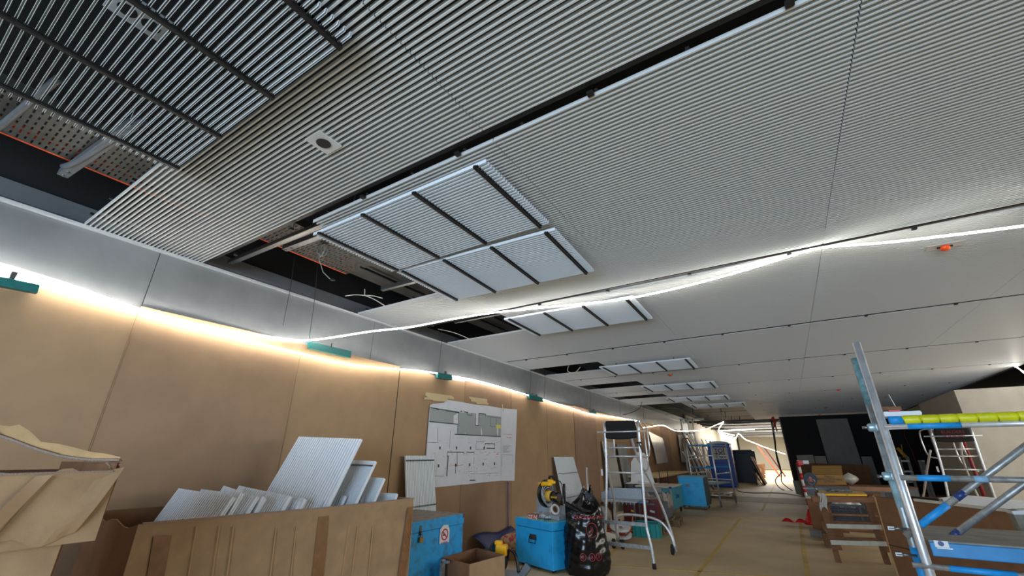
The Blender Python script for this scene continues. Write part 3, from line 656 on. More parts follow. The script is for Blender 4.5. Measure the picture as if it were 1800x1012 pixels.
tr1 = trunk('blue trunk with padlock and no-smoking sticker beside the long box', (-3.75, 4.255, 0), 0, 1.19, 1.0, .80, BLUEW, .11, FILL)
p = at(739, 932, 0, -3.744); hasp(V(.006, p.y-4.255, p.z), None, tr1)
c = at(782, 939, 0, -3.735); cy, cz = c.y-4.255, c.z
s_ = [at(a, b, 0, -3.738)-V(-3.75, 4.255, 0) for a, b in ((774, 930), (780, 922.5), (788, 922), (790.5, 930), (789.5, 952), (772, 956))]
mb = MB(); mb.slab(s_, (-.003, 0, 0)); stk = obj('sticker', mb, WHITE, tr1, label='white sticker with red no-smoking sign')
mb = MB(); r = .062; mb.pipe((.014, cy, cz), (1, 0, 0), r*.78, r, .002, 30); mb.beam((.014, cy-r*.62, cz+r*.6), (.014, cy+r*.62, cz-r*.6), .012, .002, up=(1, 0, 0)); obj('red_ring', mb, RED, stk)
mb = MB(); mb.box((.0135, cy-.008, cz-.006), (.001, .055, .012)); mb.box((.0135, cy-.03, cz+.012), (.001, .006, .02)); obj('cigarette', mb, BLK, stk)
mb = text_mb('NO SMOKING', .02, frame((.0135, cy, cz-.085), (0, 1, 0), (0, 0, 1))); obj('lettering', mb, RED, stk)
# box under the mitre saw
b7 = thing('tool_chest', 'bright blue trunk carrying the mitre saw', 'trunk', (-3.03, 5.95, 0), math.radians(-19)); W7, D7, H7 = .80, .62, .62
mb = MB(); mb.box((-W7/2, D7/2, .04+(H7-.04-.11)/2), (W7, D7, H7-.154)); obj('body', mb, BLUEP, b7, bevel=.006)
mb = MB(); mb.box((-W7/2, D7/2, H7-.053), (W7+.012, D7+.012, .106)); obj('lid', mb, BLUEP, b7, bevel=.006)
mb = MB(); mb.box((-W7/2, D7/2, H7+.002), (W7-.02, D7-.02, .005)); obj('lid_top', mb, mat('pale_blue_worn', (120, 178, 176), .6, n=.2, ns=9), b7)
mb = MB(); mb.box((-W7/2, -.004, .4), (.14, .006, .07)); obj('handle_plate', mb, STEEL, b7)
mb = MB(); mb.tube([(-W7/2-.07, -.012, .41), (-W7/2-.07, -.03, .33), (-W7/2+.07, -.03, .33), (-W7/2+.07, -.012, .41)], .006, 8); obj('handle', mb, BLK, b7)
mb = MB(); mb.box((.008, D7*.75, .47), (.008, .03, .12)); mb.box((.02, D7*.75, .36), (.02, .045, .055)); obj('padlock', mb, STEEL, b7)
for x in (-.08, -W7+.08):
    for y in (.08, D7-.08): mb = MB(); mb.cyl((x, y-.015, .035), (x, y+.015, .035), .035, 12); obj('castor', mb, RUB, b7)
def T7(x, y, z=0):
    a = math.radians(-19); return V(-3.03+math.cos(a)*x-math.sin(a)*y, 5.95+math.sin(a)*x+math.cos(a)*y, H7+.005+z)
# mitre saw
saw = thing('mitre_saw', 'yellow and grey mitre saw standing on the blue trunk', 'saw', T7(-.36, .32), math.radians(-19)); sw_ = saw
mb = MB(); mb.tube([(0, -.02, .01), (0, -.02, .06)], [.19, .17], 28); obj('turntable', mb, CASTA, sw_)
mb = MB(); mb.box((-.02, .05, .03), (.62, .2, .05)); mb.box((.22, -.06, .03), (.18, .14, .06)); obj('base', mb, CASTA, sw_, bevel=.01)
mb = MB(); mb.box((-.21, .11, .11), (.2, .03, .12)); mb.box((.21, .11, .11), (.2, .03, .12)); mb.box((-.3, .06, .15), (.05, .1, .2)); obj('fence', mb, CASTA, sw_, bevel=.006)
mb = MB(); mb.tube([(-.09, .02, .33), (-.07, .02, .33)], .20, 30); mb.tube([(-.12, .02, .33), (-.09, .02, .33)], [.17, .2], 30); obj('blade_guard', mb, BLK, sw_)
mb = MB()
for k in range(6): mb.ring((-.062+.004*k, .02, .33-.02*k), (1, .1, 0), .15-.014*k, .006, 26, 6)
obj('lower_guard', mb, CASTA, sw_)
mb = MB(); mb.tube([(-.06, 0, .3), (.1, -.02, .3)], [.085, .07], 20); obj('motor_neck', mb, mat('tan_yellow', (214, 170, 70), .4), sw_)
mb = MB(); mb.tube([(.1, -.02, .3), (.2, -.03, .29), (.225, -.03, .29)], [.078, .074, .055], 20); mo = obj('motor', mb, BLK, sw_)
mb = text_mb('DEWALT', .034, frame((.2, -.108, .295), (1, 0, .0), (0, 0, 1)), bold=.0006); obj('lettering', mb, YEL, mo)
mb = MB(); mb.box((-.02, -.05, .47), (.2, .09, .055)); mb.box((.05, .0, .5), (.12, .07, .06)); mb.box((-.1, -.08, .46), (.08, .07, .05)); obj('handle_housing', mb, YEL, sw_, bevel=.014)
mb = MB(); mb.tube(smooth_path([(.0, .02, .51), (.0, .0, .56), (.08, -.01, .57), (.13, 0, .52)], 5), .018, 10); obj('grip', mb, BLK, sw_)
mb = MB(); mb.box((.22, .1, .32), (.03, .03, .24)); mb.box((.22, .1, .45), (.04, .02, .05)); obj('arm_post', mb, BLK, sw_, bevel=.004)
mb = MB(); mb.tube(smooth_path([(.1, .02, .54), (.16, .1, .48), (.12, .16, .3), (.05, .18, .12)], 6), .007, 7); obj('cable', mb, BLK, sw_)
t = thing('tape_roll', 'white roll of tape leaning on the saw on the trunk', 'tape', T7(-.09, .16, .075)); mb = MB(); mb.pipe((0, 0, .07), (.75, -.5, .35), .048, .072, .03, 26); obj('roll', mb, WHITE, t)
mb = MB(); mb.pipe((0, 0, .07), (.75, -.5, .35), .040, .047, .031, 26); obj('core', mb, CARD, t)
t = thing('screw_box', 'small red and white box on the front edge of the blue trunk lid', 'box', T7(-.46, .06), .1); mb = MB(); mb.box((0, 0, .028), (.16, .08, .056)); obj('carton', mb, mat('red_white_print', (170, 50, 44), .6, rgb2=(214, 200, 186), ns=55, lo=.45, hi=.52), t)
mb = MB(); mb.box((0, 0, .058), (.162, .082, .006)); obj('flap', mb, mat('brown_flap', (140, 88, 70), .7), t)
t = thing('wire_hoop', 'small bent wire hoop standing on the trunk lid', 'wire', T7(-.17, .05)); mb = MB(); mb.tube(smooth_path([(-.02, 0, 0), (-.02, 0, .05), (.03, .02, .06), (.03, .02, 0)], 5), .004, 6); obj('hoop', mb, BLK, t)
# saw on the floor
fs_ = thing('mitre_saw', 'yellow and black saw on the floor behind the small open box', 'saw', (-3.52, 5.42, 0), .3)
mb = MB(); mb.box((0, 0, .04), (.5, .34, .07)); obj('base', mb, CASTA, fs_, bevel=.012)
mb = MB(); mb.tube([(-.05, -.06, .2), (.06, -.1, .2)], [.07, .078], 20); mo = obj('motor', mb, BLK, fs_)
mb = MB(); mb.tube([(-.14, .06, .24), (-.12, .06, .24)], .17, 28); mb.tube([(-.17, .06, .24), (-.14, .06, .24)], [.14, .17], 28); obj('blade_guard', mb, BLK, fs_)
mb = MB(); mb.box((0, -.02, .33), (.15, .12, .13)); mb.box((-.05, 0, .41), (.1, .08, .05)); obj('motor_housing', mb, YEL, fs_, bevel=.016)
mb = MB(); mb.tube(smooth_path([(.06, .03, .2), (.1, .0, .33), (.2, -.04, .28), (.24, -.06, .1)], 6), .02, 8); obj('handle', mb, BLK, fs_)
mb = MB(); mb.box((.3, .0, .1), (.1, .06, .2), Matrix.Rotation(.7, 3, 'Y')); obj('foot_bracket', mb, STEEL, fs_, bevel=.008)
mb = text_mb('DEWALT', .034, frame((.02, -.175, .2), (1, -.3, 0), (0, 0, 1)), bold=.0006); obj('lettering', mb, YEL, mo)
# small open box
sb = thing('cardboard_box', 'small open cardboard box on the floor right of the first blue trunk', 'box', (-3.26, 4.36, 0)); c4 = [V(-3.26, 4.36, 0), V(-3.18, 4.96, 0), V(-3.72, 5.12, 0), V(-3.74, 4.45, 0)]
for i in range(4):
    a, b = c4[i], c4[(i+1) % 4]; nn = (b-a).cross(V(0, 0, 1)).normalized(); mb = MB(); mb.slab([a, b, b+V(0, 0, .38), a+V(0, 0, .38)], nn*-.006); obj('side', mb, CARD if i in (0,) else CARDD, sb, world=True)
mb = MB(); mb.slab([c+V(0, 0, .01) for c in c4], (0, 0, .006)); obj('bottom', mb, CARDD, sb, world=True)
t = thing('metal_bracket', 'grey metal bracket between the first trunk and the small box', 'bracket', (-3.6, 4.3, 0)); mb = MB(); mb.box((0, 0, .2), (.03, .06, .4)); mb.box((.04, 0, .38), (.08, .06, .02)); obj('angle', mb, ALUD, t)
# ground clutter between small box and trunk
t = thing('blue_sheet', 'crumpled blue plastic sheet on the floor against the wall', 'plastic sheet', (-4.4, 7.0, 0)); mb = MB(); mb.grid(lambda u, v: V(-.35+u*.75, -.6+v*1.2, .03+.22*(1-u)**2+.03*math.sin(u*9+v*7)), 12, 12, (0, 0, .004)); obj('sheet', mb, NAVY, t)
t = thing('rag_sack', 'patterned red and beige sack behind the small open box', 'sack', (-3.95, 6.4, 0)); mb = MB()
mb.grid(lambda u, v: V(math.cos(u*2*PI)*.24*math.sin(v*PI*.5+.5)*(1+.1*math.sin(u*18)), math.sin(u*2*PI)*.2*math.sin(v*PI*.5+.5), .01+.34*v*(1+.15*math.sin(u*9))), 24, 8); obj('sack_body', mb, mat('sack_cloth', (172, 140, 100), .8, rgb2=(170, 50, 56), ns=11, lo=.42, hi=.5), t)
# ---------------------------------------------------------------- black rubbish bag
bag = thing('rubbish_bag', 'tall full black rubbish bag with red print beside the blue trunk', 'bag', (-2.66, 6.25, 0), math.radians(26))
prof = [(0, .27), (.08, .305), (.25, .30), (.45, .285), (.62, .27), (.75, .25), (.83, .19), (.88, .12), (.93, .07), (1.0, .05)]
def bagf(u, v):
    k = v*(len(prof)-1); i = min(int(k), len(prof)-2); f = k-i; z = prof[i][0]*(1-f)+prof[i+1][0]*f; r = prof[i][1]*(1-f)+prof[i+1][1]*f
    a = u*2*PI; w1 = .005*math.sin(z*58+math.sin(a*3)*2.5)+.010*math.sin(a*4+z*7+math.sin(z*11))+.006*math.sin(a*11-z*13)+.012*math.sin(z*9+a)
    sh = .06*max(0, (z-.75)/.25)
    zz = z
    if z > .7: zz += (z-.7)*.35*math.sin(a*2+.8)
    return V(math.cos(a)*(r*1.0+w1)+sh, math.sin(a)*(r*.72+w1), zz)
mb = MB(); mb.grid(bagf, 64, 60); mb.box((0, 0, .004), (.3, .25, .006)); obj('bag_body', mb, BAG, bag)
mb = MB(); mb.grid(lambda u, v: V(-.27+u*.2, -.05-.08*u+.02*math.sin(v*7), .70+v*(.2-.1*u+.0*math.sin(u*3))), 8, 8, (0, .01, 0)); mb.grid(lambda u, v: V(.02+u*.12, -.03, .88+v*(.14+.03*math.sin(u*7))), 6, 6, (0, .012, 0)); obj('tied_ears', mb, BAG, bag)
def bz(x, z):  # front surface of the bag at local x,z
    best = None
    for k in range(65, 128):
        u = k/128+.0; p = bagf(u, 0)
    # solve by sampling the ring at this height
    zs = [q[0] for q in prof]; i = max(j for j in range(len(zs)) if zs[j] <= z); i = min(i, len(zs)-2); v = (i+(z-zs[i])/(zs[i+1]-zs[i]))/(len(prof)-1)
    P_ = [bagf(.5+k/160, v) for k in range(81)]; q = min(P_, key=lambda p: abs(p.x-x)); return V(x, q.y-.006, z)
def bag_text(txt, size, x0, z0, nm, m=PINK):
    mb = text_mb(txt, size, Matrix.Identity(4), .0003, bold=-.0002)
    mb.v = [bz(x0+v[0], z0+v[1])+V(0, -.001-v[2], 0) for v in mb.v]; obj(nm, mb, m, bag)
bag_text('QUICKBAG TNG', .058, .06, .70, 'lettering')
def bag_ring(x, z, r, nm):
    mb = MB(); mb.tube([bz(x+math.cos(a*PI/14)*r, z+math.sin(a*PI/14)*r*1.15) for a in range(28)], .0028, 5, closed=True)
    mb.tube([bz(x-r*.5, z-r*.5), bz(x, z), bz(x-r*.2, z+r*.6)], .0025, 5); mb.tube([bz(x, z-r*.7), bz(x+r*.25, z), bz(x+r*.1, z+r*.6)], .0025, 5); obj(nm, mb, PINK, bag)
bag_ring(.08, .55, .075, 'round_symbol')
for x in (-.06, .06, .15): bag_ring(x, .24, .038, 'round_symbol')
# ---------------------------------------------------------------- podium ladder
def podium(label, T, fabric_text=None, fold=False):
    """built in ladder space: x across, y back, z up; T maps it into the room"""
    t = thing('podium_ladder', label, 'ladder', T @ V(0, 0, 0))
    def tb(nm, pts, r=.02, m=ALU, n=10, rad=4):
        mb = MB(); mb.tube([T @ Vector(p) for p in (smooth_path(pts, rad) if rad > 1 else pts)], r, n); return obj(nm, mb, m, t, world=True)
    # front frame
    tb('leg', [(-.36, 0, .03), (-.34, 0, .25), (-.30, 0, .55), (-.22, 0, 1.25), (-.19, 0, 2.02)], .021)
    tb('leg', [(.38, 0, .03), (.37, 0, .25), (.33, 0, .5), (.33, 0, .62), (.345, 0, 1.25), (.37, 0, 2.02)], .021)
    for x in (-.36, .38):
        mb = MB(); a = T @ V(x, 0, 0); mb.cyl(a, a+V(0, 0, .07), .028, 10); obj('rubber_foot', mb, RUB, t, world=True)
    for z, xa, xb in ((.55, -.3, .33), (.26, -.34, .37)):
        mb = MB(); mb.beam(T @ V(xa, 0, z), T @ V(xb, 0, z), .06, .045); obj('tread', mb, ALUD, t, world=True)
    for z, xa, xb in ((1.25, -.22, .34), (1.49, -.21, .35), (1.62, -.2, .35), (1.99, -.19, .37)): tb('rung', [(xa, .02, z), (xb, .02, z)], .014, n=8, rad=1)
    tb('top_bar', [(-.32, -.03, 1.86), (.48, -.03, 1.86)], .013, n=8, rad=1)
    # back frame
    tb('leg', [(-.52, 1.1, .12), (-.53, 1.08, .5), (-.45, .9, .75), (-.36, .5, 1.2), (-.27, .12, 1.6)], .02)
    tb('leg', [(.46, 1.1, .04), (.40, 1.08, .42), (.30, .85, .95), (.2, .4, 1.45), (.2, .1, 1.8)], .02)
    tb('base_bow', [(-.5, 1.1, .15), (-.5, 1.08, .42), (-.42, 1.08, .52), (-.1, 1.07, .54), (.25, 1.07, .48), (.40, 1.08, .3), (.45, 1.08, .1)], .022)
    for x in (-.6, -.44, .39):
        mb = MB(); a = T @ V(x, 1.08, .075); b = T @ V(x+.03, 1.08, .075); mb.cyl(a, b, .075, 18); obj('wheel', mb, RUB, t, world=True)
    # guard rails
    tb('guard_rail', [(-.21, .03, 2.0), (-.24, .3, 2.0), (-.26, .55, 1.95), (-.26, .6, 1.7), (-.25, .5, 1.5), (-.22, .05, 1.45)], .014, n=8)
    tb('guard_rail', [(.38, .03, 2.0), (.33, .4, 2.02), (.33, .62, 1.95), (.33, .66, 1.6), (.33, .5, 1.48), (.35, .05, 1.5)], .014, n=8)
    tb('guard_rail', [(.36, .1, 2.0), (.25, .55, 1.98), (.24, .75, 1.9), (.24, .8, 1.5), (.26, .7, 1.3), (.3, .2, 1.22)], .014, n=8)
    mb = MB(); mb.grid(lambda u, v: T @ V(-.15+u*.48+.03*math.sin(v*2)*(u-.5), -.045-.02*math.sin(v*9), 2.03-.27*v-.018*math.sin(u*PI)*v), 12, 10, T.to_3x3() @ V(0, -.012, 0)); fb = obj('black_fabric', mb, FABK, t, world=True, label='black fabric bag hung over the top bar')
    if fabric_text:
        for i, s in enumerate(fabric_text):
            m2 = text_mb(s, .075, T @ frame((.09, -.085, 1.93-.08*i), (1, 0, 0), (0, 0, 1))); obj('lettering', m2, mat('dull_red_print%d' % i, (120, 36, 44), .7), fb, world=True)
    else:
        mb = MB(); mb.ring(T @ V(.355, 0, 1.69), (0, 0, 1), .03, .012, 14, 6); a = T @ V(.36, -.03, 1.68); mb.beam(a, a+V(.05, 0, -.14), .012, .02); obj('strap', mb, BLK, t, world=True)
    mb = MB(); mb.box(T @ V(-.29, -.022, .5+.75), (.03, .004, .1)); obj('paper_label', mb, WHITE, t, world=True)
    return t
podium('aluminium podium ladder with black fabric over its top, in the aisle by the bag', Matrix.Translation((-2.33, 7.0, 0)))
TP = Matrix.Translation((2.74, 12.0, 0)) @ Matrix.Rotation(.0, 4, 'Z') @ Matrix.Diagonal((1.05, 1.0, 1.0, 1))
podium('second podium ladder with black fabric behind the scaffold at the right', TP, ('BUILDERS', 'PODIUMS'))
# ---------------------------------------------------------------- things along the left wall behind the ladder
t = thing('step_platform', 'folded chequer-plate platform standing behind the ladder', 'platform', (-3.2, 9.6, .0), .03)
mb = MB(); mb.box((0, 0, .62), (.72, .5, .03)); obj('tread_plate', mb, mat('chequer_plate', (178, 184, 190), .4, .7, n=.3, ns=60, bump=.5, bs=90), t)
mb = MB(); mb.box((0, .26, .73), (.72, .02, .22)); mb.box((-.36, 0, .7), (.015, .5, .16)); obj('kick_plate', mb, mat('chequer_plate_upright', (168, 178, 188), .4, .7, n=.3, ns=60, bump=.5, bs=90), t)
mb = MB()
for i in range(9): mb.slab([(-.34+i*.08, -.255, .6), (-.30+i*.08, -.255, .6), (-.32+i*.08, -.255, .56)], (0, .01, 0))
obj('serrated_edge', mb, ALUD, t)
for x in (-.3, .3):
    mb = MB(); mb.beam((x, -.2, .6), (x, -.2, 0), .03, .03); mb.beam((x, .2, .6), (x, .2, 0), .03, .03); obj('leg', mb, STEEL, t)
mb = MB(); mb.box((.42, .1, .6), (.14, .3, .04)); obj('blue_end', mb, mat('blue_grey_metal', (90, 130, 180), .4, .5), t, bevel=.01)
t = thing('cable_drum', 'drum of grey cable standing under the chequer platform', 'cable drum', (-3.62, 9.35, 0)); mb = MB(); mb.tube([(0, -.2, .36), (0, .2, .36)], .13, 20)
obj('core', mb, GREYP, t)
for k in range(9): mb = MB(); mb.ring((0, -.16+k*.04, .36), (0, 1, 0), .15, .02, 20, 6); obj('cable_turn', mb, CABG, t)
mb = MB(); mb.box((0, 0, .1), (.3, .36, .2)); obj('stand', mb, WOODB, t)
for i, (x, y) in enumerate(((-3.15, 10.2), (-2.78, 10.35))):
    t = thing('tool_case', ['dark red metal tool case with a small yellow label', 'narrower dark red tool case beside the grey crate'][i], 'tool case', (x, y, .14), .05)
    mb = MB(); mb.box((0, 0, .24), (.40-.1*i, .3, .46)); obj('case_body', mb, DRED, t, bevel=.01)
    mb = MB(); mb.box((0, -.155, .38), (.16, .01, .03)); obj('latch', mb, STEEL, t)
    mb = MB(); mb.box((.02, -.156, .24), (.1, .006, .04), Matrix.Rotation(.2, 3, 'Y')); obj('yellow_label', mb, YEL if i == 0 else WHITE, t)
def pallet(label, loc, rz, L=1.2, W=.8):
    t = thing('pallet', label, 'pallet', loc, rz, group='timber pallets')
    for k in range(6): mb = MB(); mb.box((-L/2+.07+k*(L-.14)/5, 0, .13), (.12, W, .02)); obj('plank', mb, PALW, t)
    for y in (-W/2+.05, 0, W/2-.05):
        mb = MB(); mb.box((0, y, .012), (L, .09, .02)); obj('runner', mb, PALW, t)
        for x in (-L/2+.07, 0, L/2-.07): mb = MB(); mb.box((x, y, .07), (.13, .09, .095)); obj('block', mb, PALW, t)
    return t
pallet('pallet under the red tool cases behind the ladder', (-3.1, 10.2, 0), .1)
pallet('pallet under the grey box, beside the silver-topped cart', (-2.95, 11.45, 0), .1, 1.0, .9)
t = thing('teal_crate', 'teal plastic crate on the floor seen between the ladder legs', 'crate', (-2.72, 9.55, 0), .05)
mb = MB()
for a in ((0, -.15, .13, .5, .012, .26), (0, .15, .13, .5, .012, .26), (-.25, 0, .13, .012, .3, .26), (.25, 0, .13, .012, .3, .26), (0, 0, .008, .5, .3, .016)): mb.box(a[:3], a[3:])
obj('crate_body', mb, mat('teal_crate_plastic', (20, 150, 150), .45), t)
mb = MB()
for k in range(5): mb.box((-.2+.1*k, -.16, .13), (.012, .012, .24))
mb.box((0, -.16, .25), (.52, .03, .02)); obj('ribs', mb, TEAL, t)
t = thing('cable_reel', 'white cable reel lying on the orange-brown cables behind the ladder', 'cable reel', (-3.0, 8.75, .0), .2)
mb = MB(); mb.pipe((0, 0, .24), (.1, -.3, 1), .035, .2, .016, 30); obj('flange', mb, WHITE, t); mb = MB(); mb.pipe((0, .03, .12), (.1, -.3, 1), .035, .2, .016, 30); obj('flange', mb, WHITE, t); mb = MB(); mb.tube([(0, .03, .12), (0, 0, .24)], .08, 20); obj('hub', mb, CABO, t)
mb = MB(); mb.tube([(0, .05, 0), (0, .03, .12)], .06, 14); obj('base', mb, GREYP, t)
t = thing('cable_heap', 'loose heap of orange-brown cable on the floor behind the ladder', 'cable', (-3.35, 8.9, 0)); P_ = []
for i in range(150):
    a = i*.37; r = .2+.12*math.sin(i*.21); P_.append(V(math.cos(a)*r*1.4+.1*math.sin(i*.05), math.sin(a)*r, .02+.16*abs(math.sin(i*.13))*(1-.3*math.sin(a))))
mb = MB(); mb.tube(P_, .011, 5); obj('cable', mb, CABO, t)
mb = MB(); mb.tube(smooth_path([(.3, -.1, .02), (.55, -.2, .2), (.6, -.1, .45), (.5, .1, .3)], 6), .011, 6); obj('loose_loop', mb, CABO, t)
t = thing('plaster_sack', 'white and yellow paper sack lying behind the ladder foot', 'sack', (-3.2, 8.35, 0), .1); mb = MB()
mb.grid(lambda u, v: V((u-.5)*.55, math.cos(v*2*PI)*.13, .1+math.sin(v*2*PI)*.095*(1-.6*abs(2*u-1)**3)), 14, 16); obj('sack_body', mb, mat('sack_paper', (222, 218, 206), .7, rgb2=(206, 172, 50), ns=4, lo=.40, hi=.46), t)
t = thing('side_table', 'low timber box table with rusty top left of the cable drum', 'table', (-3.9, 9.6, 0), 0)
mb = MB(); mb.box((0, 0, .56), (.62, .6, .04)); obj('top', mb, WOODB, t)
for x in (-.27, .27):
    for y in (-.26, .26): mb = MB(); mb.box((x, y, .27), (.05, .05, .54)); obj('leg', mb, WOODB, t)
mb = MB(); mb.box((0, -.27, .42), (.5, .02, .2)); obj('front_rail', mb, DRED, t)
t = thing('grey_tub', 'grey rubble tub with torn liner in front of the silver-topped cart', 'tub', (-2.95, 11.45, .145), .05)
mb = MB(); mb.grid(lambda u, v: V(*( (1 if 0 else 1)*q for q in ((-.28-.03*v if u < .25 else .28+.03*v if .5 <= u < .75 else (-.28-.03*v)+(u*4-1)*(.56+.06*v) if u < .5 else (.28+.03*v)-(u*4-3)*(.56+.06*v)), ((-.3+.6*(1-u*4)) if u < .25 else -.3 if u < .5 else -.3+.6*(u*4-2) if u < .75 else .3), v*.5))), 32, 6, None, False); obj('tub_body', mb, GREYP, t)
mb = MB(); mb.grid(lambda u, v: V(-.3+.6*u, -.31+.02*math.sin(u*20), .36+v*(.14+.05*math.sin(u*9)+.02*math.sin(u*31))), 24, 5, (0, .01, 0)); mb.grid(lambda u, v: V(.31+.01*math.sin(u*20), -.3+.6*u, .2+v*(.32+.04*math.sin(u*9))), 24, 5, (.01, 0, 0)); obj('liner', mb, mat('grey_canvas', (140, 134, 124), .8, n=.4, ns=8), t)
mb = MB(); mb.box((0, 0, .3), (.5, .5, .02)); obj('rubble', mb, GREYP, t, kind='stuff')
# silver-topped cart
t = thing('tool_cart', 'teal cart with pale top and blue corners behind the grey tub', 'cart', (-3.38, 13.5, 0))
mb = MB(); mb.box((0, 0, .42), (.96, 1.5, .54)); obj('body', mb, TEALW, t, bevel=.01)
mb = MB(); mb.box((0, 0, .705), (1.0, 1.54, .03)); obj('top', mb, mat('pale_top', (190, 180, 164), .6, n=.1, ns=5), t)
for x in (-.49, .49): mb = MB(); mb.box((x, -.76, .7), (.07, .07, .045)); obj('corner', mb, NAVY, t, bevel=.01)
mb = MB(); mb.box((.485, -.755, .42), (.03, .03, .56)); mb.box((0, -.765, .55), (.5, .01, .3)); obj('steel_edge', mb, ALUD, t)
for x in (-.4, .4):
    for y in (-.65, .65): mb = MB(); mb.cyl((x-.02, y, .07), (x+.02, y, .07), .07, 14); mb.box((x, y, .12), (.05, .05, .06)); obj('castor', mb, RUB, t)
mb = text_mb('Ocean', .17, frame((.484, .02, .45), (0, 1, 0), (0, 0, 1)), bold=.002); obj('lettering', mb, NAVY, t)
# upright blue trunk on castors
t = thing('tool_chest', 'upright bright blue trunk on castors between the cart and the small scaffold', 'trunk', (-2.72, 15.2, 0))
mb = MB(); mb.box((0, 0, .5), (.72, .9, .8)); obj('body', mb, BLUEP, t, bevel=.008)
mb = MB(); mb.box((0, 0, .905), (.73, .91, .03)); obj('lid', mb, mat('grey_blue_lid', (92, 146, 164), .5, n=.1, ns=5), t)
mb = MB(); mb.box((.362, 0, .5), (.006, .86, .76)); obj('side_panel', mb, mat('dark_grey_side', (70, 96, 104), .6, rgb2=(46, 60, 60), ns=5), t)  # whole right side darker and greyer than the body
mb = MB(); mb.box((-.1, -.458, .66), (.13, .012, .07)); obj('handle', mb, STEEL, t)
for x in (-.35, .35):
    mb = MB(); mb.box((x, -.44, .89), (.05, .04, .05)); obj('corner_guard', mb, STEEL, t)
    for y in (-.36, .36): mb = MB(); mb.cyl((x*.85-.02, y, .05), (x*.85+.02, y, .05), .05, 14); obj('castor', mb, ZINC, t)
# work table along the wall
t = thing('work_table', 'long timber-topped bench against the wall behind the blue trunk', 'table', (-4.2, 17.6, 0))
mb = MB(); mb.box((0, 0, .86), (1.1, 6, .04)); obj('top', mb, WOODP, t)
mb = MB(); mb.box((.4, 0, .43), (.04, 5.6, .82)); obj('front_board', mb, CARDD, t)
for y in (-2.8, 2.8): mb = MB(); mb.box((.5, y, .42), (.08, .08, .84)); obj('leg', mb, WOODB, t)
mb = MB(); mb.box((0, 0, .04), (.34, .14, .08)); mb.tube([(-.1, 0, .08), (.1, 0, .1)], .03, 10); obj('red_tool', mb, RED, label='red tool lying on the long bench', cat='tool', origin=(-4.0, 18.4, .88))
t = thing('white_board', 'white board leaning against the bench behind the ladder', 'board', (-3.95, 13.9, 0)); mb = MB(); mb.slab([(-.45, .3, .7), (.3, .25, .7), (.1, .35, 1.5), (.0, .4, 1.62), (-.2, .42, 1.6), (-.42, .4, 1.3)], (0, .03, 0)); obj('board', mb, FOAM, t, world=False)
mb = MB(); mb.box((-.05, .2, .712), (.9, .5, .02)); mb.tube([(-.2, .3, .74), (.2, .2, .76)], .03, 8); obj('scrap', mb, FOAM, t)
t = thing('luggage_handle', 'black telescopic handle between the cart and the blue trunk', 'handle', (-3.35, 14.1, .72)); mb = MB(); mb.tube([(-.12, 0, 0), (-.12, 0, .36), (.12, 0, .36), (.12, 0, 0)], .014, 8); obj('bow', mb, BLK, t)
# sheets on the wall
for q, lb, m in (([(1140, 758), (1165, 770), (1175, 812), (1155, 815), (1150, 790)], 'crinkled clear plastic sheet hanging on the wall beyond the ladder', PLAST), ([(1192, 764), (1213, 765), (1219, 812), (1199, 812)], 'white plastic sheet hanging on the wall left of the small scaffold', mat('white_sheeting', (206, 206, 200), .4, bump=.4, bs=12))):
    P_ = [at(a, b, 0, -4.7) for a, b in q]; P_ = [V(-4.7, max(16, min(34, p.y)), p.z) for p in P_]
    t = thing('plastic_sheet', lb, 'plastic sheet', P_[0]); mb = MB(); mb.slab(P_, (-.01, 0, 0)); obj('sheet', mb, m, t, world=True)
for i, (py, w_, h, m) in enumerate(((13.3, 1.0, 1.9, PLAS), (14.6, .9, 1.85, GREYB))):
    t = thing('leaning_board', ['pale board leaning on the wall right behind the ladder', 'grey board leaning next to the pale one behind the ladder', 'brown board leaning on the wall behind the ladder rungs'][i], 'board', (-4.62, py, 0)); mb = MB(); mb.slab([(.1, -w_/2, 0), (.1, w_/2, 0), (-.12, w_/2, h), (-.12, -w_/2, h)], (.02, 0, 0)); obj('board', mb, m, t)
# stack of profiles and boards leaning at the wall beyond
lbs = ['white metal profile', 'dark board', 'narrow timber board', 'grey board', 'pale board', 'black board']
mats_ = [WHITE, DARKW, WOODP, GREYB, PLAS, BLK]
for i in range(18):
    y = 23.9+i*.27; h = 1.7+1.1*abs(math.sin(i*1.7)); w_ = .1+.3*abs(math.sin(i*2.9)); k = i % 6
    t = thing('leaning_board', lbs[k]+' leaning on the wall behind the small scaffold, %s counted from the bench' % ORD[i], 'board', (-4.1, y, 0), group='boards leaning behind the small scaffold')
    mb = MB(); mb.slab([(.35, -w_/2, 0), (.35, w_/2, 0), (-.5, w_/2+.1*math.sin(i), h), (-.5, -w_/2+.1*math.sin(i), h)], (.03, 0, 0)); obj('board', mb, mats_[k], t)
t = thing('wood_frame', 'empty timber frame leaning behind the small scaffold', 'frame', (-3.6, 23.2, 0)); mb = MB(); mb.beam((.3, 0, 0), (-.5, .0, 2.3), .07, .05); mb.beam((-.5, .0, 2.3), (-.75, 0, 2.28), .07, .05); mb.beam((-.75, 0, 2.28), (-.2, 0, 0), .07, .05); obj('frame', mb, mat('brown_timber', (120, 76, 40), .7), t)
t = thing('white_steel_frame', 'tall white steel frame standing at the wall under the open ceiling', 'frame', (-4.2, 24.5, 0))
for x in (-.35, 0, .22): mb = MB(); mb.beam((x, 0, 0), (x, 0, 3.3), .08, .06); obj('upright', mb, WHITE, t)
for z in (3.28, 2.6): mb = MB(); mb.beam((-.4, 0, z), (.8 if z > 3 else .25, 0, z), .06, .07); obj('crossbar', mb, WHITE, t)
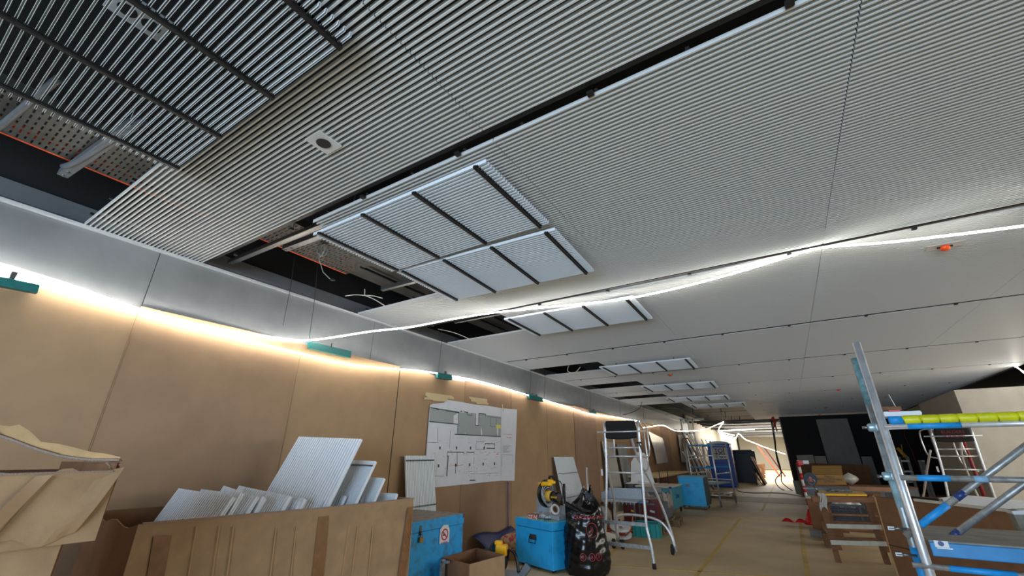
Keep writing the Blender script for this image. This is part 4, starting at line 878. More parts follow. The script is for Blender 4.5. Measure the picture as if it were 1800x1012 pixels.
# small scaffold tower
sc2 = thing('scaffold_tower', 'small mobile scaffold tower with blue rungs beside the upright blue trunk', 'scaffold', (-2.5, 16.5, 0))
q = {}
for nm, x, y, h in (('a', -2.95, 16.3, 1.9), ('b', -2.13, 15.95, 1.95), ('c', -1.86, 17.6, 1.95), ('d', -2.7, 17.9, 1.9)):
    lean = V(.0, 0, 0); mb = MB(); mb.tube([(x, y, .2), (x, y, h)], .025, 8); q[nm] = V(x, y, 0); obj('upright', mb, ALU, sc2, world=True)
    mb = MB(); mb.cyl((x-.02, y, .085), (x+.02, y, .085), .085, 16); mb.beam((x, y, .1), (x, y, .22), .03, .04); obj('castor', mb, GREYP, sc2, world=True)
for a, b in (('a', 'b'), ('d', 'c')):
    for z in (.32, .72, 1.13, 1.5, 1.83):
        mb = MB(); mb.tube([q[a]+V(0, 0, z), q[b]+V(0, 0, z)], .02, 8); obj('rung', mb, ALU if z in (.32, .72, 1.5) else BLUES, sc2, world=True)
for a, b in (('b', 'c'), ('a', 'd')):
    for z in (.32, .95, 1.4, 1.83): mb = MB(); mb.tube([q[a]+V(0, 0, z), q[b]+V(0, 0, z)], .02, 8); obj('side_rail', mb, ALU, sc2, world=True)
mb = MB(); mb.slab([q['a']+V(.05, .0, .62), q['b']+V(-.05, 0, .62), q['c']+V(-.05, 0, .62), q['d']+V(.05, 0, .62)], (0, 0, .04)); obj('deck', mb, mat('grey_blue_deck', (130, 150, 156), .6), sc2, world=True)
# portable toilet
t = thing('portable_toilet', 'blue portable toilet cabin standing behind the small scaffold', 'toilet', (-3.1, 26.2, 0), .02)
mb = MB(); mb.box((0, 0, 1.05), (1.08, 1.1, 2.1)); obj('cabin', mb, BLUET, t, bevel=.05)
mb = MB(); mb.grid(lambda u, v: V((u-.5)*1.16, (v-.5)*1.16, 2.08+.16*math.sin(u*PI)**.5*math.sin(v*PI)**.5), 10, 10, (0, 0, .01)); obj('roof', mb, mat('toilet_roof', (170, 200, 230), .4), t)
for z in (.35, .75, 1.15): mb = MB(); mb.box((0, -.56, z), (1.0, .02, .02)); mb.box((.55, 0, z), (.02, .9, .02)); obj('rib', mb, NAVY, t)
mb = MB(); mb.box((.55, 0, 1.0), (.03, .8, 1.8)); obj('side_panel', mb, mat('toilet_side', (16, 64, 160), .4), t)
mb = MB(); mb.box((.02, -.57, 1.62), (.64, .012, .54)); sg = obj('sign', mb, WHITE, t)
for s, z in (('TOI', 1.73), ('TOI', 1.5)): m2 = text_mb(s, .3, frame((.02, -.58, z), (1, 0, 0), (0, 0, 1)), bold=.008); obj('lettering', m2, BLK, sg)
mb = MB(); mb.cyl((.22, -.575, 1.86), (.22, -.585, 1.86), .03, 10); obj('red_dot', mb, RED, sg)
pallet('pallet lying beneath the small scaffold', (-2.6, 19.3, 0), .1)
# black stillage and rubble piles beyond
t = thing('black_container', 'open black container with scrap behind the portable toilet', 'container', (-2.35, 29.8, 0))
mb = MB(); mb.box((-.2, 1.2, .9), (1.6, .06, 1.8)); mb.box((-.95, 0, .9), (.06, 2.4, 1.8)); mb.box((-.2, 0, 1.78), (1.6, 2.4, .06)); obj('shell', mb, BLK, t)
mb = MB(); mb.box((.55, 0, .3), (.06, 2.4, .6)); obj('front_gate', mb, BLK, t)
for i in range(9):
    t2 = thing('scrap_board', ['brown', 'black', 'greyish'][i % 3]+' scrap board propped by the black container, %s from the toilet' % ORD[i], 'scrap', (-1.75+.05*(i % 2), 28.0+.36*i, 0), .15*math.sin(i*2), 'scrap propped beside the black container')
    h = .7+.8*abs(math.sin(i*2.3)); mb = MB(); mb.slab([(.25, -.1, 0), (.25, .12, 0), (-.15, .16, h), (-.12, -.14, h*.92)], (.05, 0, 0)); obj('board', mb, [WOODB, DARKW, PALW][i % 3], t2)
for i in range(10):
    t2 = thing('leaning_board', 'pale wall panel leaning down the far hall, %s in the row' % ORD[i], 'board', (-4.2, 31+i*1.7, 0), 0, 'panels leaning along the far left wall')
    mb = MB(); mb.slab([(.5, -.7, 0), (.5, .7, 0), (-.4, .7, 2.5), (-.4, -.7, 2.5)], (.03, 0, 0)); obj('board', mb, mat('leaning_pale%d' % i, (206-8*(i % 3), 190-6*(i % 2), 172), .8), t2)
    mb = MB(); mb.slab([(.54, -.72, 0), (.54, -.68, 0), (-.36, -.68, 2.5), (-.36, -.72, 2.5)], (.02, 0, 0)); obj('edge', mb, [DRED, BLK, CARDD][i % 3], t2)
for i in range(4):
    t2 = thing('timber_stack', 'stack of packaging beyond the black container, %s in its row' % ORD[i], 'stack', (-2.3, 34+i*1.3, 0), .1*i, 'packaging stacks in the far hall')
    for k in range(3+i % 2): mb = MB(); mb.box((.04*k, 0, .12+.24*k), (.9, .9, .22)); obj('carton', mb, [CARDD, WOODB, HARDB][(i+k) % 3], t2)
t = thing('red_barrier', 'orange-red folded barrier leaning far down the hall', 'barrier', (-1.3, 41, 0)); mb = MB(); mb.beam((-.7, 0, 2.2), (.4, 0, 0), .5, .1); obj('panel', mb, mat('orange_red', (214, 90, 70), .6), t); mb = MB(); mb.beam((-.35, -.02, 2.3), (.75, -.02, 0), .14, .1); obj('post', mb, DRED, t)
# far open ceiling services
for i in range(14):
    y = 29+i*2.1; z = 3.34-.0*i; lb = ('flat tray' if i % 3 == 0 else 'black pipe' if i % 2 == 0 else 'pale pipe')+' crossing the far open ceiling, %s beyond the slatted edge' % ORD[i]
    t = thing('ceiling_service', lb, 'pipe', (-1.2, y, z), 0, 'services in the far open ceiling')
    if i % 3 == 0: mb = MB(); mb.box((-1, 0, .1), (5.4, .5, .06)); obj('tray', mb, GALVD, t); mb = MB(); mb.cyl((-3.4, 0, .1), (-3.4, 0, 1.0), .02, 6); mb.cyl((.9, 0, .1), (.9, 0, 1.0), .02, 6); obj('rod', mb, STEEL, t)
    else: mb = MB(); mb.tube([(-3.6, 0, .1+.05*(i % 2)), (1.2, .3*math.sin(i), .1)], .05, 8); obj('pipe', mb, [BLK, ZINC][i % 2], t); mb = MB(); mb.cyl((-2, 0, .1), (-2, 0, 1.0), .02, 6); obj('rod', mb, STEEL, t)
t = thing('black_track', 'long black track running below the end of the slatted ceiling', 'track', (-2, 28.4, 3.24)); mb = MB(); mb.beam((-2.2, 0, 0), (1.9, 0, .06), .08, .08); obj('rail', mb, BLK, t)
mb = MB(); mb.beam((0, 0, 0), (0, 0, .4), .05, .05); mb.beam((1.6, 0, 0), (1.6, 0, .4), .05, .05); obj('hanger', mb, BLK, t)
# hanging cable bundle
t = thing('cable_bundle', 'black cables hanging from the ceiling to the floor beside the black wall', 'cable', at(1392, 858, 1, 25.0))
for k, px in enumerate(([(1355, 738), (1360, 768), (1363, 790), (1366, 808), (1373, 830), (1374, 846), (1385, 857), (1397, 864)], [(1360, 738), (1361, 770), (1366, 800), (1372, 822), (1372, 832), (1363, 843), (1368, 855), (1380, 862), (1394, 866)], [(1357, 740), (1363, 775), (1364, 795), (1368, 812), (1374, 832)])):
    mb = MB(); mb.tube(smooth_path([at(a, b, 1, 24.9) for a, b in px], 4), .02, 6); obj('cable', mb, BLK, t, world=True)
for k, px in enumerate(([(1356, 738), (1359, 732), (1362, 745), (1366, 758)], [(1358, 736), (1364, 740), (1360, 750)])):
    mb = MB(); mb.tube(smooth_path([at(a, b, 1, 24.8) for a, b in px], 4), .03, 6); obj('red_strap', mb, RED, t, world=True)
P_ = smooth_path([at(a, b, 2, .012) for a, b in ((1299, 853), (1297, 862), (1320, 866), (1360, 866), (1385, 868), (1420, 874))], 5)
mb = MB(); mb.tube(P_, .02, 6); obj('floor_cable', mb, DRED, label='dark red cable snaking across the far aisle floor', cat='cable', origin=P_[0])
# ---------------------------------------------------------------- boards leaning on the black wall
def bl(name, label, px, y, m, th=.05, lean=0, cat='board'):
    P_ = [at(a, b, 1, y) for a, b in px]
    P_[2].z = P_[3].z = 0; c = sum(P_, Vector())/len(P_); t = thing(name, label, cat, (c.x, y, 0)); mb = MB(); mb.slab(P_, (0, th, 0)); obj('board', mb, m, t, world=True); return t
bl('tall_board', 'tall grey board leaning on the black wall', [(1434, 737), (1489, 735), (1517, 816), (1458, 816)], 25.0, GREYB)
bl('leaning_board', 'narrow grey board right of the tall grey board', [(1514, 802), (1532, 802), (1556, 872), (1530, 872)], 24.4, GREYB)
bl('leaning_board', 'low white board behind the left end of the brown board', [(1400, 800), (1429, 799), (1433, 815), (1402, 815)], 24.2, PLAS)
bl('leaning_board', 'second low white board behind the brown board', [(1431, 801), (1451, 801), (1455, 815), (1433, 815)], 24.3, PLAS)
bl('leaning_board', 'small grey board at the foot of the black wall', [(1393, 844), (1404, 845), (1412, 874), (1401, 873)], 23.2, mat('grey_green_board', (150, 160, 152), .8))
t = bl('brown_board', 'wide brown board leaning below the tall grey board', [(1398, 813), (1526, 817), (1545, 880), (1412, 880)], 22.0, HARDB)
t = thing('cardboard_carton', 'open cardboard carton with small print behind the workbench', 'box', at(1460, 852, 1, 14))
mb = MB(); mb.slab([at(1427, 834, 1, 14), at(1481, 834, 1, 14), at(1489, 852, 1, 14), at(1431, 852, 1, 14)], (0, .5, 0)); obj('carton', mb, mat('carton_ochre', (162, 124, 72), .8, n=.12, ns=6), t, world=True)
mb = MB(); mb.slab([at(1427, 818, 1, 14.5), at(1479, 818, 1, 14.5), at(1481, 833.5, 1, 14), at(1427, 833.5, 1, 14)], (0, .01, 0)); obj('flap', mb, mat('carton_flap', (168, 130, 70), .8), t, world=True)
for i, s in enumerate(('FRAGILE', 'HANDLE WITH CARE', '12 PIECES')):
    m2 = text_mb(s, .055, frame(at(1458, 838+i*4, 1, 13.98), (1, 0, 0), (0, 0, 1))); obj('lettering', m2, BLK, t, world=True)
# red and white post
p0 = V(.16, 13.2, 0); t = thing('barrier_post', 'red and white striped barrier post with a round sign', 'post', p0)
N = 9
for k in range(N):
    mb = MB(); mb.tube([p0+V(.0, 0, .12+k*.14), p0+V(0, 0, .12+(k+1)*.14)], .03, 10); obj('band', mb, RED if k % 2 == 0 else WHITE, t, world=True)
mb = MB(); mb.tube([p0, p0+V(0, 0, .05), p0+V(0, 0, .32)], [.17, .15, .035], 14); obj('base', mb, RED, t, world=True)
mb = MB(); mb.box(p0+V(.1, 0, 1.35), (.24, .03, .08)); obj('top_tape', mb, WHITE, t, world=True); mb = MB(); mb.box(p0+V(.05, -.02, 1.34), (.1, .03, .1)); obj('red_tape', mb, RED, t, world=True)
mb = MB(); mb.cyl(p0+V(.17, -.02, .98), p0+V(.17, .01, .98), .14, 24); obj('round_sign', mb, mat('dark_teal', (20, 52, 70), .5), t, world=True)
mb = MB(); mb.box(p0+V(.17, -.025, .99), (.05, .004, .07)); mb.box(p0+V(.17, -.025, .93), (.08, .004, .02)); obj('sign_mark', mb, ORG, t, world=True)
t = thing('barrier_tape', 'crumpled red barrier tape on the floor at the foot of the post', 'tape', (-.12, 13.0, 0)); mb = MB(); mb.grid(lambda u, v: V(-.35+u*.6, .05*math.sin(u*12)+v*.1, .02+.07*abs(math.sin(u*7))*v+.02), 24, 3, (0, 0, .003)); obj('tape', mb, RED, t)
# clutter around the bench
def rb(name, label, cat, c, d, m, rz=0, part='body', bev=.004):
    t = thing(name, label, cat, (c[0], c[1], c[2]), rz); mb = MB(); mb.box((0, 0, d[2]/2), d); obj(part, mb, m, t, bevel=bev); return t
t = rb('timber_box', 'dark brown timber box behind the left end of the workbench', 'box', (.45, 12.4, 0), (.62, .5, .62), CARDD); mb = MB(); mb.box((0, 0, .635), (.64, .52, .02)); obj('lid', mb, WOODW, t)
rb('timber_offcut', 'brown timber offcut standing under the bench edge', 'timber', (.42, 10.9, 0), (.3, .3, .34), WOODB)
t = rb('grey_sack', 'grey rolled sheet on the floor beside the workbench', 'roll', (.22, 11.3, 0), (.34, .2, .12), mat('grey_film', (120, 116, 106), .6, n=.3, ns=12)); 
t = rb('cardboard_carton', 'small brown carton on the floor left of the workbench', 'box', (.34, 10.3, 0), (.22, .4, .22), CARDD)
mb = MB(); mb.box((0, 0, .23), (.1, .38, .01)); obj('flap', mb, CARD, t)
# trolley with grey crate under bench
t = thing('crate_trolley', 'dark grey ventilated crate on a wheeled trolley under the workbench', 'crate', (.93, 11.2, 0)); 
mb = MB(); mb.box((0, 0, .2), (1.0, .7, .03)); obj('trolley_deck', mb, WOODB, t)
for x in (-.4, .4):
    for y in (-.28, .28): mb = MB(); mb.cyl((x-.015, y, .08), (x+.015, y, .08), .08, 14); obj('castor', mb, RUB, t)
mb = MB()
for k in range(16): mb.box((-.45+.06*k, -.32, .42), (.012, .012, .38))
for k in range(10): mb.box((0, -.32, .26+.04*k), (.92, .012, .01))
for k in range(11): mb.box((.46, -.3+.06*k, .42), (.012, .012, .38)); mb.box((-.46, -.3+.06*k, .42), (.012, .012, .38))
mb.box((0, .32, .42), (.92, .012, .4)); mb.box((0, -.325, .62), (.96, .03, .04)); mb.box((0, .325, .62), (.96, .03, .04)); mb.box((.47, 0, .62), (.03, .66, .04)); mb.box((-.47, 0, .62), (.03, .66, .04)); mb.box((0, 0, .23), (.92, .64, .02)); mb.box((0, -.325, .42), (.03, .02, .4))
obj('crate', mb, mat('dark_grey_plastic', (74, 78, 84), .5), t)
mb = MB(); mb.grid(lambda u, v: V(-.4+.5*u, -.2+.4*v, .6+.12*math.sin(u*PI)*math.sin(v*PI)+.03*math.sin(u*17)), 12, 8); obj('plastic_film', mb, FOAM, t, label='white plastic film in the crate')
# workbench (two timber trestles and a board)
wk = thing('workbench', 'timber trestle workbench with white cross battens at the right of the aisle', 'workbench', (.6, 9.4, 0))
F = [V(.32, 8.87, 0), V(.93, 9.12, 0)]; G = [V(.42, 10.0, 0), V(1.1, 10.2, 0)]
for a in F+G:
    mb = MB(); mb.beam(a, a+V(-.03, 0, .86), .075, .05); obj('leg', mb, WOODB, wk, world=True)
for a, b in (F, G):
    d = (b-a).normalized()
    for z in (.27, .49):
        if a == F[0]: mb = MB(); mb.beam(a-d*.04+V(0, -.045, z), b+d*.06+V(0, -.045, z), .02, .06); obj('white_batten', mb, WOODW, wk, world=True)
        mb = MB(); mb.beam(a+V(0, 0, z+.05), b+V(0, 0, z+.05), .05, .03); obj('cross_rail', mb, WOODB, wk, world=True)
    mb = MB(); mb.beam(a-d*.16+V(0, -.04, .86), b+d*.12+V(0, -.04, .86), .04, .08); obj('top_beam', mb, WOODB, wk, world=True)
for s in (0, 1): mb = MB(); mb.beam(F[s]+V(0, 0, .84), G[s]+V(0, 0, .84), .05, .06); obj('side_beam', mb, WOODB, wk, world=True)
t = thing('plywood_board', 'plywood board with yellow painted edge lying on the workbench', 'board', (.6, 9.5, .9)); c4 = [V(.28, 8.98, .905), V(.93, 9.22, .905), V(.98, 10.15, .905), V(.33, 9.95, .905)]
mb = MB(); mb.slab(c4, (0, 0, .02)); obj('board', mb, WOODP, t, world=True); mb = MB(); mb.beam(c4[0]+V(0, -.006, .01), c4[1]+V(0, -.006, .01), .006, .024); ye = obj('yellow_edge', mb, YEL, t, world=True)
m2 = text_mb('DS', .022, frame(c4[0].lerp(c4[1], .6)+V(0, -.011, .01), c4[1]-c4[0], (0, 0, 1))); obj('lettering', m2, BLK, ye, world=True)
t = thing('work_glove', 'crumpled grey work gloves on the plywood board', 'gloves', (.62, 9.5, .926), .3)
for k in range(2):
    mb = MB(); mb.grid(lambda u, v: V((u-.5)*.16+.14*k-.06, math.cos(v*2*PI)*.045*(1-.4*abs(2*u-1)), .03+math.sin(v*2*PI)*.025), 8, 10); obj('glove_palm', mb, mat('grey_knit%d' % k, (104, 104, 106), .9, n=.3, ns=40), t)
    for j in range(4): mb = MB(); mb.tube([(.02+.14*k-.12, -.03+.02*j, .03), (-.05+.14*k-.12, -.05+.03*j, .025), (-.08+.14*k-.12, -.055+.035*j, .015)], [.012, .011, .007], 7); obj('finger', mb, GREYP, t)
t = thing('straight_edge', 'dark metal straight edge lying along the back of the bench', 'straight edge', (.6, 10.1, .96)); mb = MB(); mb.beam((-.5, .0, -.02), (.45, .1, -.02), .05, .025); obj('bar', mb, STEEL, t)
t = thing('snips', 'shiny metal snips standing at the left end of the bench', 'snips', (.24, 9.5, .92)); mb = MB(); mb.ring((0, 0, .16), (0, 1, .2), .05, .01, 16, 6); mb.tube([(.02, 0, .1), (.06, 0, 0)], .012, 8); obj('handle_loop', mb, ZINC, t)
t = thing('rag', 'white rag hanging over the left end of the workbench', 'rag', (.2, 9.0, .9)); mb = MB()
mb.grid(lambda u, v: V(.06+u*.1+.012*math.sin(v*6), -.2+.012*math.sin(u*16+v*4), .05-.26*v*(1-.25*math.sin(u*PI))), 12, 12, (0, .004, 0)); obj('cloth', mb, mat('grey_white_cloth', (186, 182, 172), .9), t)
t = thing('timber_plank', 'light timber plank sticking out behind the workbench right end', 'timber', (1.1, 10.12, .94)); mb = MB(); mb.beam((-.3, 0, .02), (.35, 0, .02), .12, .06); obj('plank', mb, mat('light_timber', (160, 118, 84), .7, n=.2, ns=6), t)
t = thing('plastic_bag', 'clear plastic bag beside the ochre carton on the bench', 'plastic bag', at(1497, 852, 1, 14.1)); mb = MB(); mb.grid(lambda u, v: V(math.cos(u*2*PI)*.16*math.sin(v*PI)*(1+.2*math.sin(u*25)), math.sin(u*2*PI)*.14*math.sin(v*PI), v*.28), 24, 8); obj('bag', mb, PLAST, t)
zs_ = at(1460, 852, 1, 14).z; t = thing('bag_stand', 'grey support box under the plastic bag and ochre carton', 'box', (1.25, 14.25, 0)); mb = MB(); mb.box((0, 0, zs_/2-.012), (2.2, .8, zs_-.024)); obj('body', mb, GREYP, t); mb = MB(); mb.box((0, 0, zs_-.012), (2.24, .84, .02)); obj('lid', mb, WOODB, t)
# ---------------------------------------------------------------- big brown cardboard box right
CA, CB = at(1538, 873, 2, .95), at(1830, 907, 2, .95); CA.z = CB.z = 0
nn = (CB-CA).cross(V(0, 0, 1)).normalized()
if nn.dot(EYE-CA) < 0: nn = -nn
cb = thing('cardboard_box', 'huge dark cardboard box behind the blue scaffold deck', 'box', CA)
CC = CB-nn*1.15; CDD = CA-nn*1.15
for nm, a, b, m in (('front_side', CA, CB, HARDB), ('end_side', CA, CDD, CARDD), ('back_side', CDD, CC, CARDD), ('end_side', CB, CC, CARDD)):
    mb = MB(); mb.grid(lambda u, v: a.lerp(b, u)+V(0, 0, .95*v)+nn*.008*math.sin(u*7+v*3), 14, 6, nn*.008, False); obj(nm, mb, m, cb, world=True)
mb = MB(); mb.slab([CA+V(0, 0, .01), CB+V(0, 0, .01), CC+V(0, 0, .01), CDD+V(0, 0, .01)], (0, 0, .01)); obj('bottom', mb, CARDD, cb, world=True)
mb = MB(); mb.beam(CA+nn*.012+V(0, 0, .36), CA.lerp(CB, .3)+nn*.012+V(0, 0, .36), .004, .008); obj('fold_line', mb, BLK, cb, world=True)
mb = MB(); mb.beam(CA+nn*.004+V(0, 0, 0), CA+nn*.004+V(0, 0, .95), .02, .02); obj('edge', mb, CARDL, cb, world=True)
mb = MB(); mb.grid(lambda u, v: CA.lerp(CB, u)+V(0, 0, .95-.012*v)-nn*(.14*v), 14, 2, V(0, 0, .006), False); obj('inner_flap', mb, HARDB, cb, world=True)
leanpanel('slatted_sheet', 'white ridged panel lying across the huge dark box', (CA.lerp(CB, .30)-nn*.1+V(0, 0, .955), CA.lerp(CB, .98)-nn*.1+V(0, 0, .965), CA.lerp(CB, .9)-nn*1.0+V(0, 0, 1.0), CA.lerp(CB, .12)-nn*1.0+V(0, 0, 1.0)), 40, rails=())
t = thing('white_batten', 'white batten lying along the rim of the huge dark box', 'batten', CA.lerp(CB, .33)+V(0, 0, .95)); mb = MB(); mb.beam(CA.lerp(CB, .33)+nn*.02+V(0, 0, .972), CA.lerp(CB, 1)+nn*.02+V(0, 0, .972), .03, .03); obj('batten', mb, WOODW, t, world=True)
t = thing('handsaw', 'black-handled tool lying on the huge dark box rim', 'tool', CA.lerp(CB, .12)-nn*.15+V(0, 0, .97)); mb = MB(); mb.beam(CA.lerp(CB, .10)-nn*.15+V(0, 0, .975), CA.lerp(CB, .42)-nn*.15+V(0, 0, .985), .05, .03); obj('blade', mb, BLK, t, world=True); mb = MB(); mb.box(CA.lerp(CB, .07)-nn*.15+V(0, 0, .985), (.16, .08, .05)); obj('handle', mb, BLK, t, world=True)
# grey sack at right edge
p = at(1796, 897, 1, 4.6); t = thing('grey_sack', 'grey sack corner hanging at the right edge of the photo', 'sack', p); mb = MB()
mb.slab([at(1779, 897, 1, 4.6), at(1830, 894, 1, 4.6), at(1830, 990, 1, 4.6), at(1800, 945, 1, 4.6)], (0, .1, 0)); obj('sack_body', mb, mat('grey_sackcloth', (120, 118, 110), .9, n=.3, ns=20), t, world=True)
mb = MB(); mb.slab([at(1778, 898, 1, 4.58), at(1830, 894, 1, 4.58), at(1830, 904, 1, 4.58), at(1782, 904, 1, 4.58)], (0, .12, 0)); obj('rim', mb, WHITE, t, world=True)
# ---------------------------------------------------------------- scaffold tower at the right
SY = 3.3
sc = thing('scaffold_tower', 'large aluminium scaffold tower with blue deck at the right edge', 'scaffold', (.5, SY, 0))
def sx(px, py, y=SY): return at(px, py, 1, y)
def st(nm, pts, r=.024, m=ALU, n=12): mb = MB(); mb.tube(pts, r, n); return obj(nm, mb, m, sc, world=True)
m1 = .5; top = sx(1505, 602)
st('mast', [(m1, SY, .0), (m1, SY, top.z)], .021, ALU)
m2y = 3.52; q = at(1503, 632, 1, m2y); mx = .5
st('mast', [(mx, m2y, .0), (mx, m2y, q.z)], .021, mat('worn_tube', (170, 180, 186), .4, .7, n=.4, ns=10))
for z0, z1, m in ((.75, 1.02, BLUES), (1.22, 1.42, mat('chipped_blue', (150, 186, 200), .5, n=.35, ns=20)), (1.8, 2.1, mat('chipped_teal', (110, 150, 160), .5, n=.4, ns=25))): st('sleeve', [(mx, m2y, z0), (mx, m2y, z1)], .0225, m)
for x, y in ((2.4, SY),): st('mast', [(x, y, 0), (x, y, 2.2)], .024, ALU)
for x, y in ((m1, SY), (mx, m2y), (2.4, SY)):
    mb = MB(); mb.cyl((x, y, 0), (x, y, .02), .06, 14); obj('base_plate', mb, ZINC, sc, world=True)
def coupler(x, y, z):
    mb = MB(); mb.tube([(x-.03, y-.03, z), (x+.01, y-.03, z)], .022, 10); mb.box((x-.0, y, z), (.05, .06, .045)); o = obj('coupler', mb, mat('blue_zinc%d' % int(z*100), (170, 200, 216), .4, .6), sc, world=True, bevel=.008)
    mb = MB(); mb.cyl((x-.055, y-.03, z), (x-.02, y-.03, z), .009, 8); obj('bolt', mb, ZINC, o, world=True)
zy = sx(1565, 739).z; zr = sx(1600, 839).z
coupler(m1-.03, SY+.12, zy-.03); coupler(m1-.03, SY+.12, zr)
for z in (.98, 1.11):
    mb = MB(); mb.cyl((m1-.09, m2y-.02, z), (m1, m2y-.02, z), .007, 8); mb.box((m1-.08, m2y-.02, z), (.03, .012, .018)); obj('wing_bolt', mb, ZINC, sc, world=True)
# padded upper rail
st('upper_rail', [(m1, SY-.03, zy-.035), (2.4, SY-.03, zy-.035)], .015, ALU); st('blue_sleeve', [(.6, SY-.03, zy-.035), (.82, SY-.03, zy-.035)], .0162, BLUES)
for k in range(24):
    x0 = m1+.09+k*.075; mb = MB(); a = .012*math.sin(k*2.1); mb.tube([(x0, SY-.035, zy-.002), (x0+.01, SY-.035, zy), (x0+.065, SY-.035, zy), (x0+.0755, SY-.035, zy-.002)], [.0225, .0238+a*.04, .0238, .0225], 12); obj('yellow_padding', mb, YELT, sc, world=True)
st('blue_sleeve', [(m1+.03, SY-.03, zy), (m1+.09, SY-.03, zy)], .022, BLUES)
st('middle_rail', [(m1, SY-.03, zr), (2.4, SY-.03, zr)], .0145, ALUD); st('blue_sleeve', [(.57, SY-.03, zr), (.70, SY-.03, zr)], .0157, BLUES); st('blue_sleeve', [(.79, SY-.03, zr), (.84, SY-.03, zr)], .0157, mat('pale_sleeve', (130, 170, 200), .5))
def P3(px, py, y): return at(px, py, 1, y)
a, b = P3(1612, 927, SY+.05), P3(1716, 849, SY+.05); d = (b-a)
st('diagonal_brace', [a-d*.2, a+d*3.2], .016, ALUD); st('blue_sleeve', [a+d*.05, a+d*.52], .0172, BLUES); st('dark_blue_band', [a+d*.66, a+d*.80], .0176, NAVY)
a2, b2 = P3(1676, 941, SY+.3), P3(1800, 850, SY+.3); d2 = b2-a2
st('diagonal_brace', [a2-d2*.3, a2+d2*2.6], .017, ALUD); st('dark_blue_band', [a2-d2*.02, a2+d2*.08], .0185, NAVY)
# deck
dz = sx(1626, 952).z; d0 = .535
mb = MB(); mb.box((d0+.95, SY, dz-.03), (1.9, .012, .065)); dk = obj('deck_side', mb, mat('blue_deck_paint', (10, 118, 176), .4, n=.15, ns=10), sc, world=True, bevel=.004)
mb = MB(); mb.box((d0+.95, SY+.33, dz+.004), (1.9, .66, .012)); obj('deck_plywood', mb, mat('worn_deck_ply', (128, 124, 118), .8, n=.3, ns=5, stretch=(1, 6, 1)), sc, world=True)
mb = MB(); mb.box((d0+.95, SY+.66, dz-.03), (1.9, .012, .065)); obj('deck_side', mb, BLUES, sc, world=True)
c = onp(1655, 956, (0, SY-.008, 0), (0, 1, 0)); mb = MB(); mb.box((c.x, SY-.0075, c.z), (.055, .002, .03)); mb.box((c.x+.008, SY-.0075, c.z-.019), (.06, .002, .006)); lg = obj('white_logo', mb, WHITE, dk, world=True); mb = MB(); mb.tube([(c.x-.002, SY-.0095, c.z+.002), (c.x-.002, SY-.0088, c.z+.002)], .012, 14); obj('logo_mark', mb, NAVY, lg, world=True)
st('lower_rail', [P3(1640, 996, SY-.01)-V(.08, 0, 0), V(2.4, SY-.01, P3(1640, 996, SY-.01).z)], .013, ALUD); lz = P3(1640, 996, SY-.01); st('blue_sleeve', [lz+V(.06, -.0, 0), lz+V(.3, 0, 0)], .0145, BLUES)
# things lying on the padded rail level
t = thing('foam_plank', 'white foam plank lying on the yellow padded scaffold rail', 'foam', (.64, SY+.05, zy+.03)); mb = MB(); mb.slab([sx(1552, 723, SY+.02), sx(1600, 722, SY+.02), sx(1618, 721, SY+.02), sx(1621, 725, SY+.02), sx(1621, 731.5, SY+.02), sx(1553, 732, SY+.02)], (0, .16, 0)); obj('foam', mb, FOAM, t, world=True, bevel=.004)
t = thing('cardboard_roll', 'brown cardboard offcut on top of the foam plank', 'cardboard', (.62, SY+.08, zy+.06)); mb = MB(); mb.slab([sx(1549, 714.5, SY+.06), sx(1583, 714, SY+.06), sx(1586, 720.5, SY+.06), sx(1552, 721.5, SY+.06)], (0, .08, 0)); obj('offcut', mb, CARDD, t, world=True)
t = thing('wire_rod', 'thin pale rod sticking up from the foam plank', 'rod', sx(1578, 722, SY+.1)); mb = MB(); mb.tube([sx(1578, 721, SY+.1), sx(1562, 693, SY+.1)], .002, 6); obj('rod', mb, CABW, t, world=True)
t = thing('red_clip', 'small red clip under the foam plank top', 'clip', sx(1572, 721, SY+.02)); mb = MB(); mb.box(sx(1572, 722, SY+.012), (.05, .01, .008)); obj('clip', mb, RED, t, world=True)
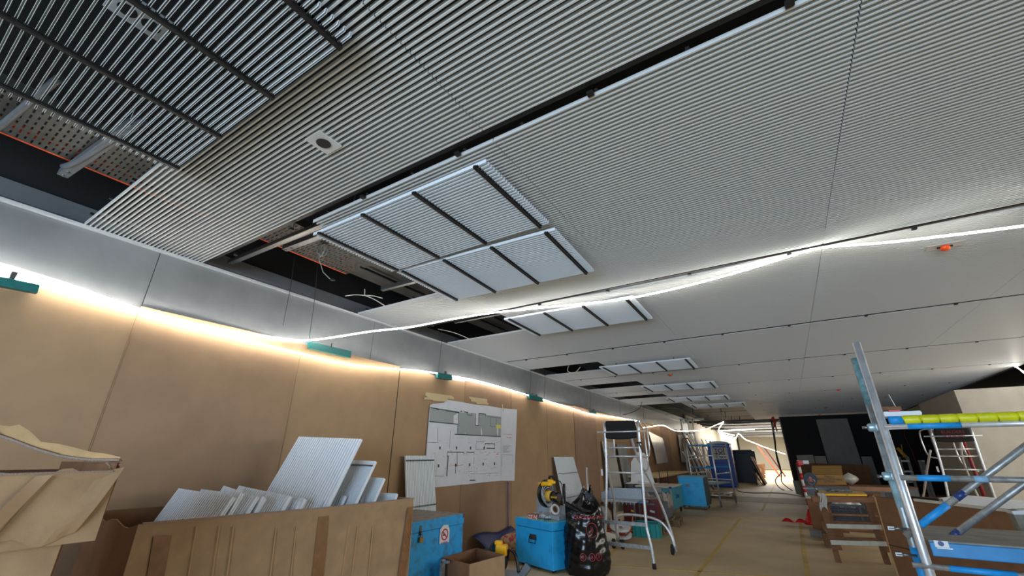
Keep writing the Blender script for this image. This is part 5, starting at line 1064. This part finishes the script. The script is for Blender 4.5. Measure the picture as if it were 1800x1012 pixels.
# ---------------------------------------------------------------- white partition block at the right
t_ = thing('partition_block', 'big off-white partition block in the dark right background', 'partition', (3.62, 14, 0))
mb = MB(); mb.box((2.6, 1.7, 1.47), (5.2, 3.4, 2.94)); obj('block', mb, PLAS, t_)
for x in (1.2, 2.4): mb = MB(); mb.box((x, -.003, 1.47), (.012, .004, 2.9)); obj('board_joint', mb, GREYB, t_)
t = thing('red_pole', 'thin red pole standing behind the second podium ladder', 'pole', (3.35, 13.6, 0)); mb = MB(); mb.tube([(0, 0, 0), (0, 0, 2.25)], .035, 8); obj('pole', mb, mat('deep_red', (120, 20, 28), .5), t); mb = MB(); mb.cyl((0, 0, 0), (0, 0, .03), .12, 14); obj('foot', mb, BLK, t)
p = at(1585, 790, 1, 25.4); t = thing('yellow_tape_cross', 'yellow tape cross stuck on the black wall behind the scaffold', 'tape', p); mb = MB(); mb.beam(at(1577, 787, 1, 25.5), at(1596, 806, 1, 25.5), .02, .12); mb.beam(at(1584, 781, 1, 25.48), at(1588, 804, 1, 25.48), .02, .12); obj('tape', mb, YEL, t, world=True)
P_ = smooth_path([at(a, b, 1, 25.4) for a, b in ((1592, 750), (1590, 765), (1600, 785), (1612, 815), (1622, 835))], 5); mb = MB(); mb.tube(P_, .03, 6); obj('red_wire', mb, DRED, label='dark red wire hanging down the black wall', cat='wire', origin=P_[0])
for i, (x0, x1, lb) in enumerate(((1550, 1562, 'grey ladder leaning on the black wall just left of the scaffold mast'), (1580, 1595, 'grey ladder leaning on the black wall right of the scaffold mast'), (1616, 1622, 'narrow grey profile pair leaning right of the second grey ladder'))):
    t = thing('leaning_ladder', lb, 'ladder', at(x0+14, 880, 1, 18)); 
    for k, x in enumerate((x0, x1)):
        mb = MB(); bt = at(x+22, 880, 1, 17.8); bt.z = 0; mb.beam(at(x, 797+i*6, 1, 18.4), bt, .07, .05); obj('stile', mb, ALUD, t, world=True)
    for k in range(4):
        v = (k+.7)/4.5; mb = MB(); mb.beam(at(x0+22*v, 797+83*v, 1, 18.2), at(x1+22*v, 797+83*v, 1, 18.2), .03, .05); obj('rung', mb, ALUD, t, world=True)
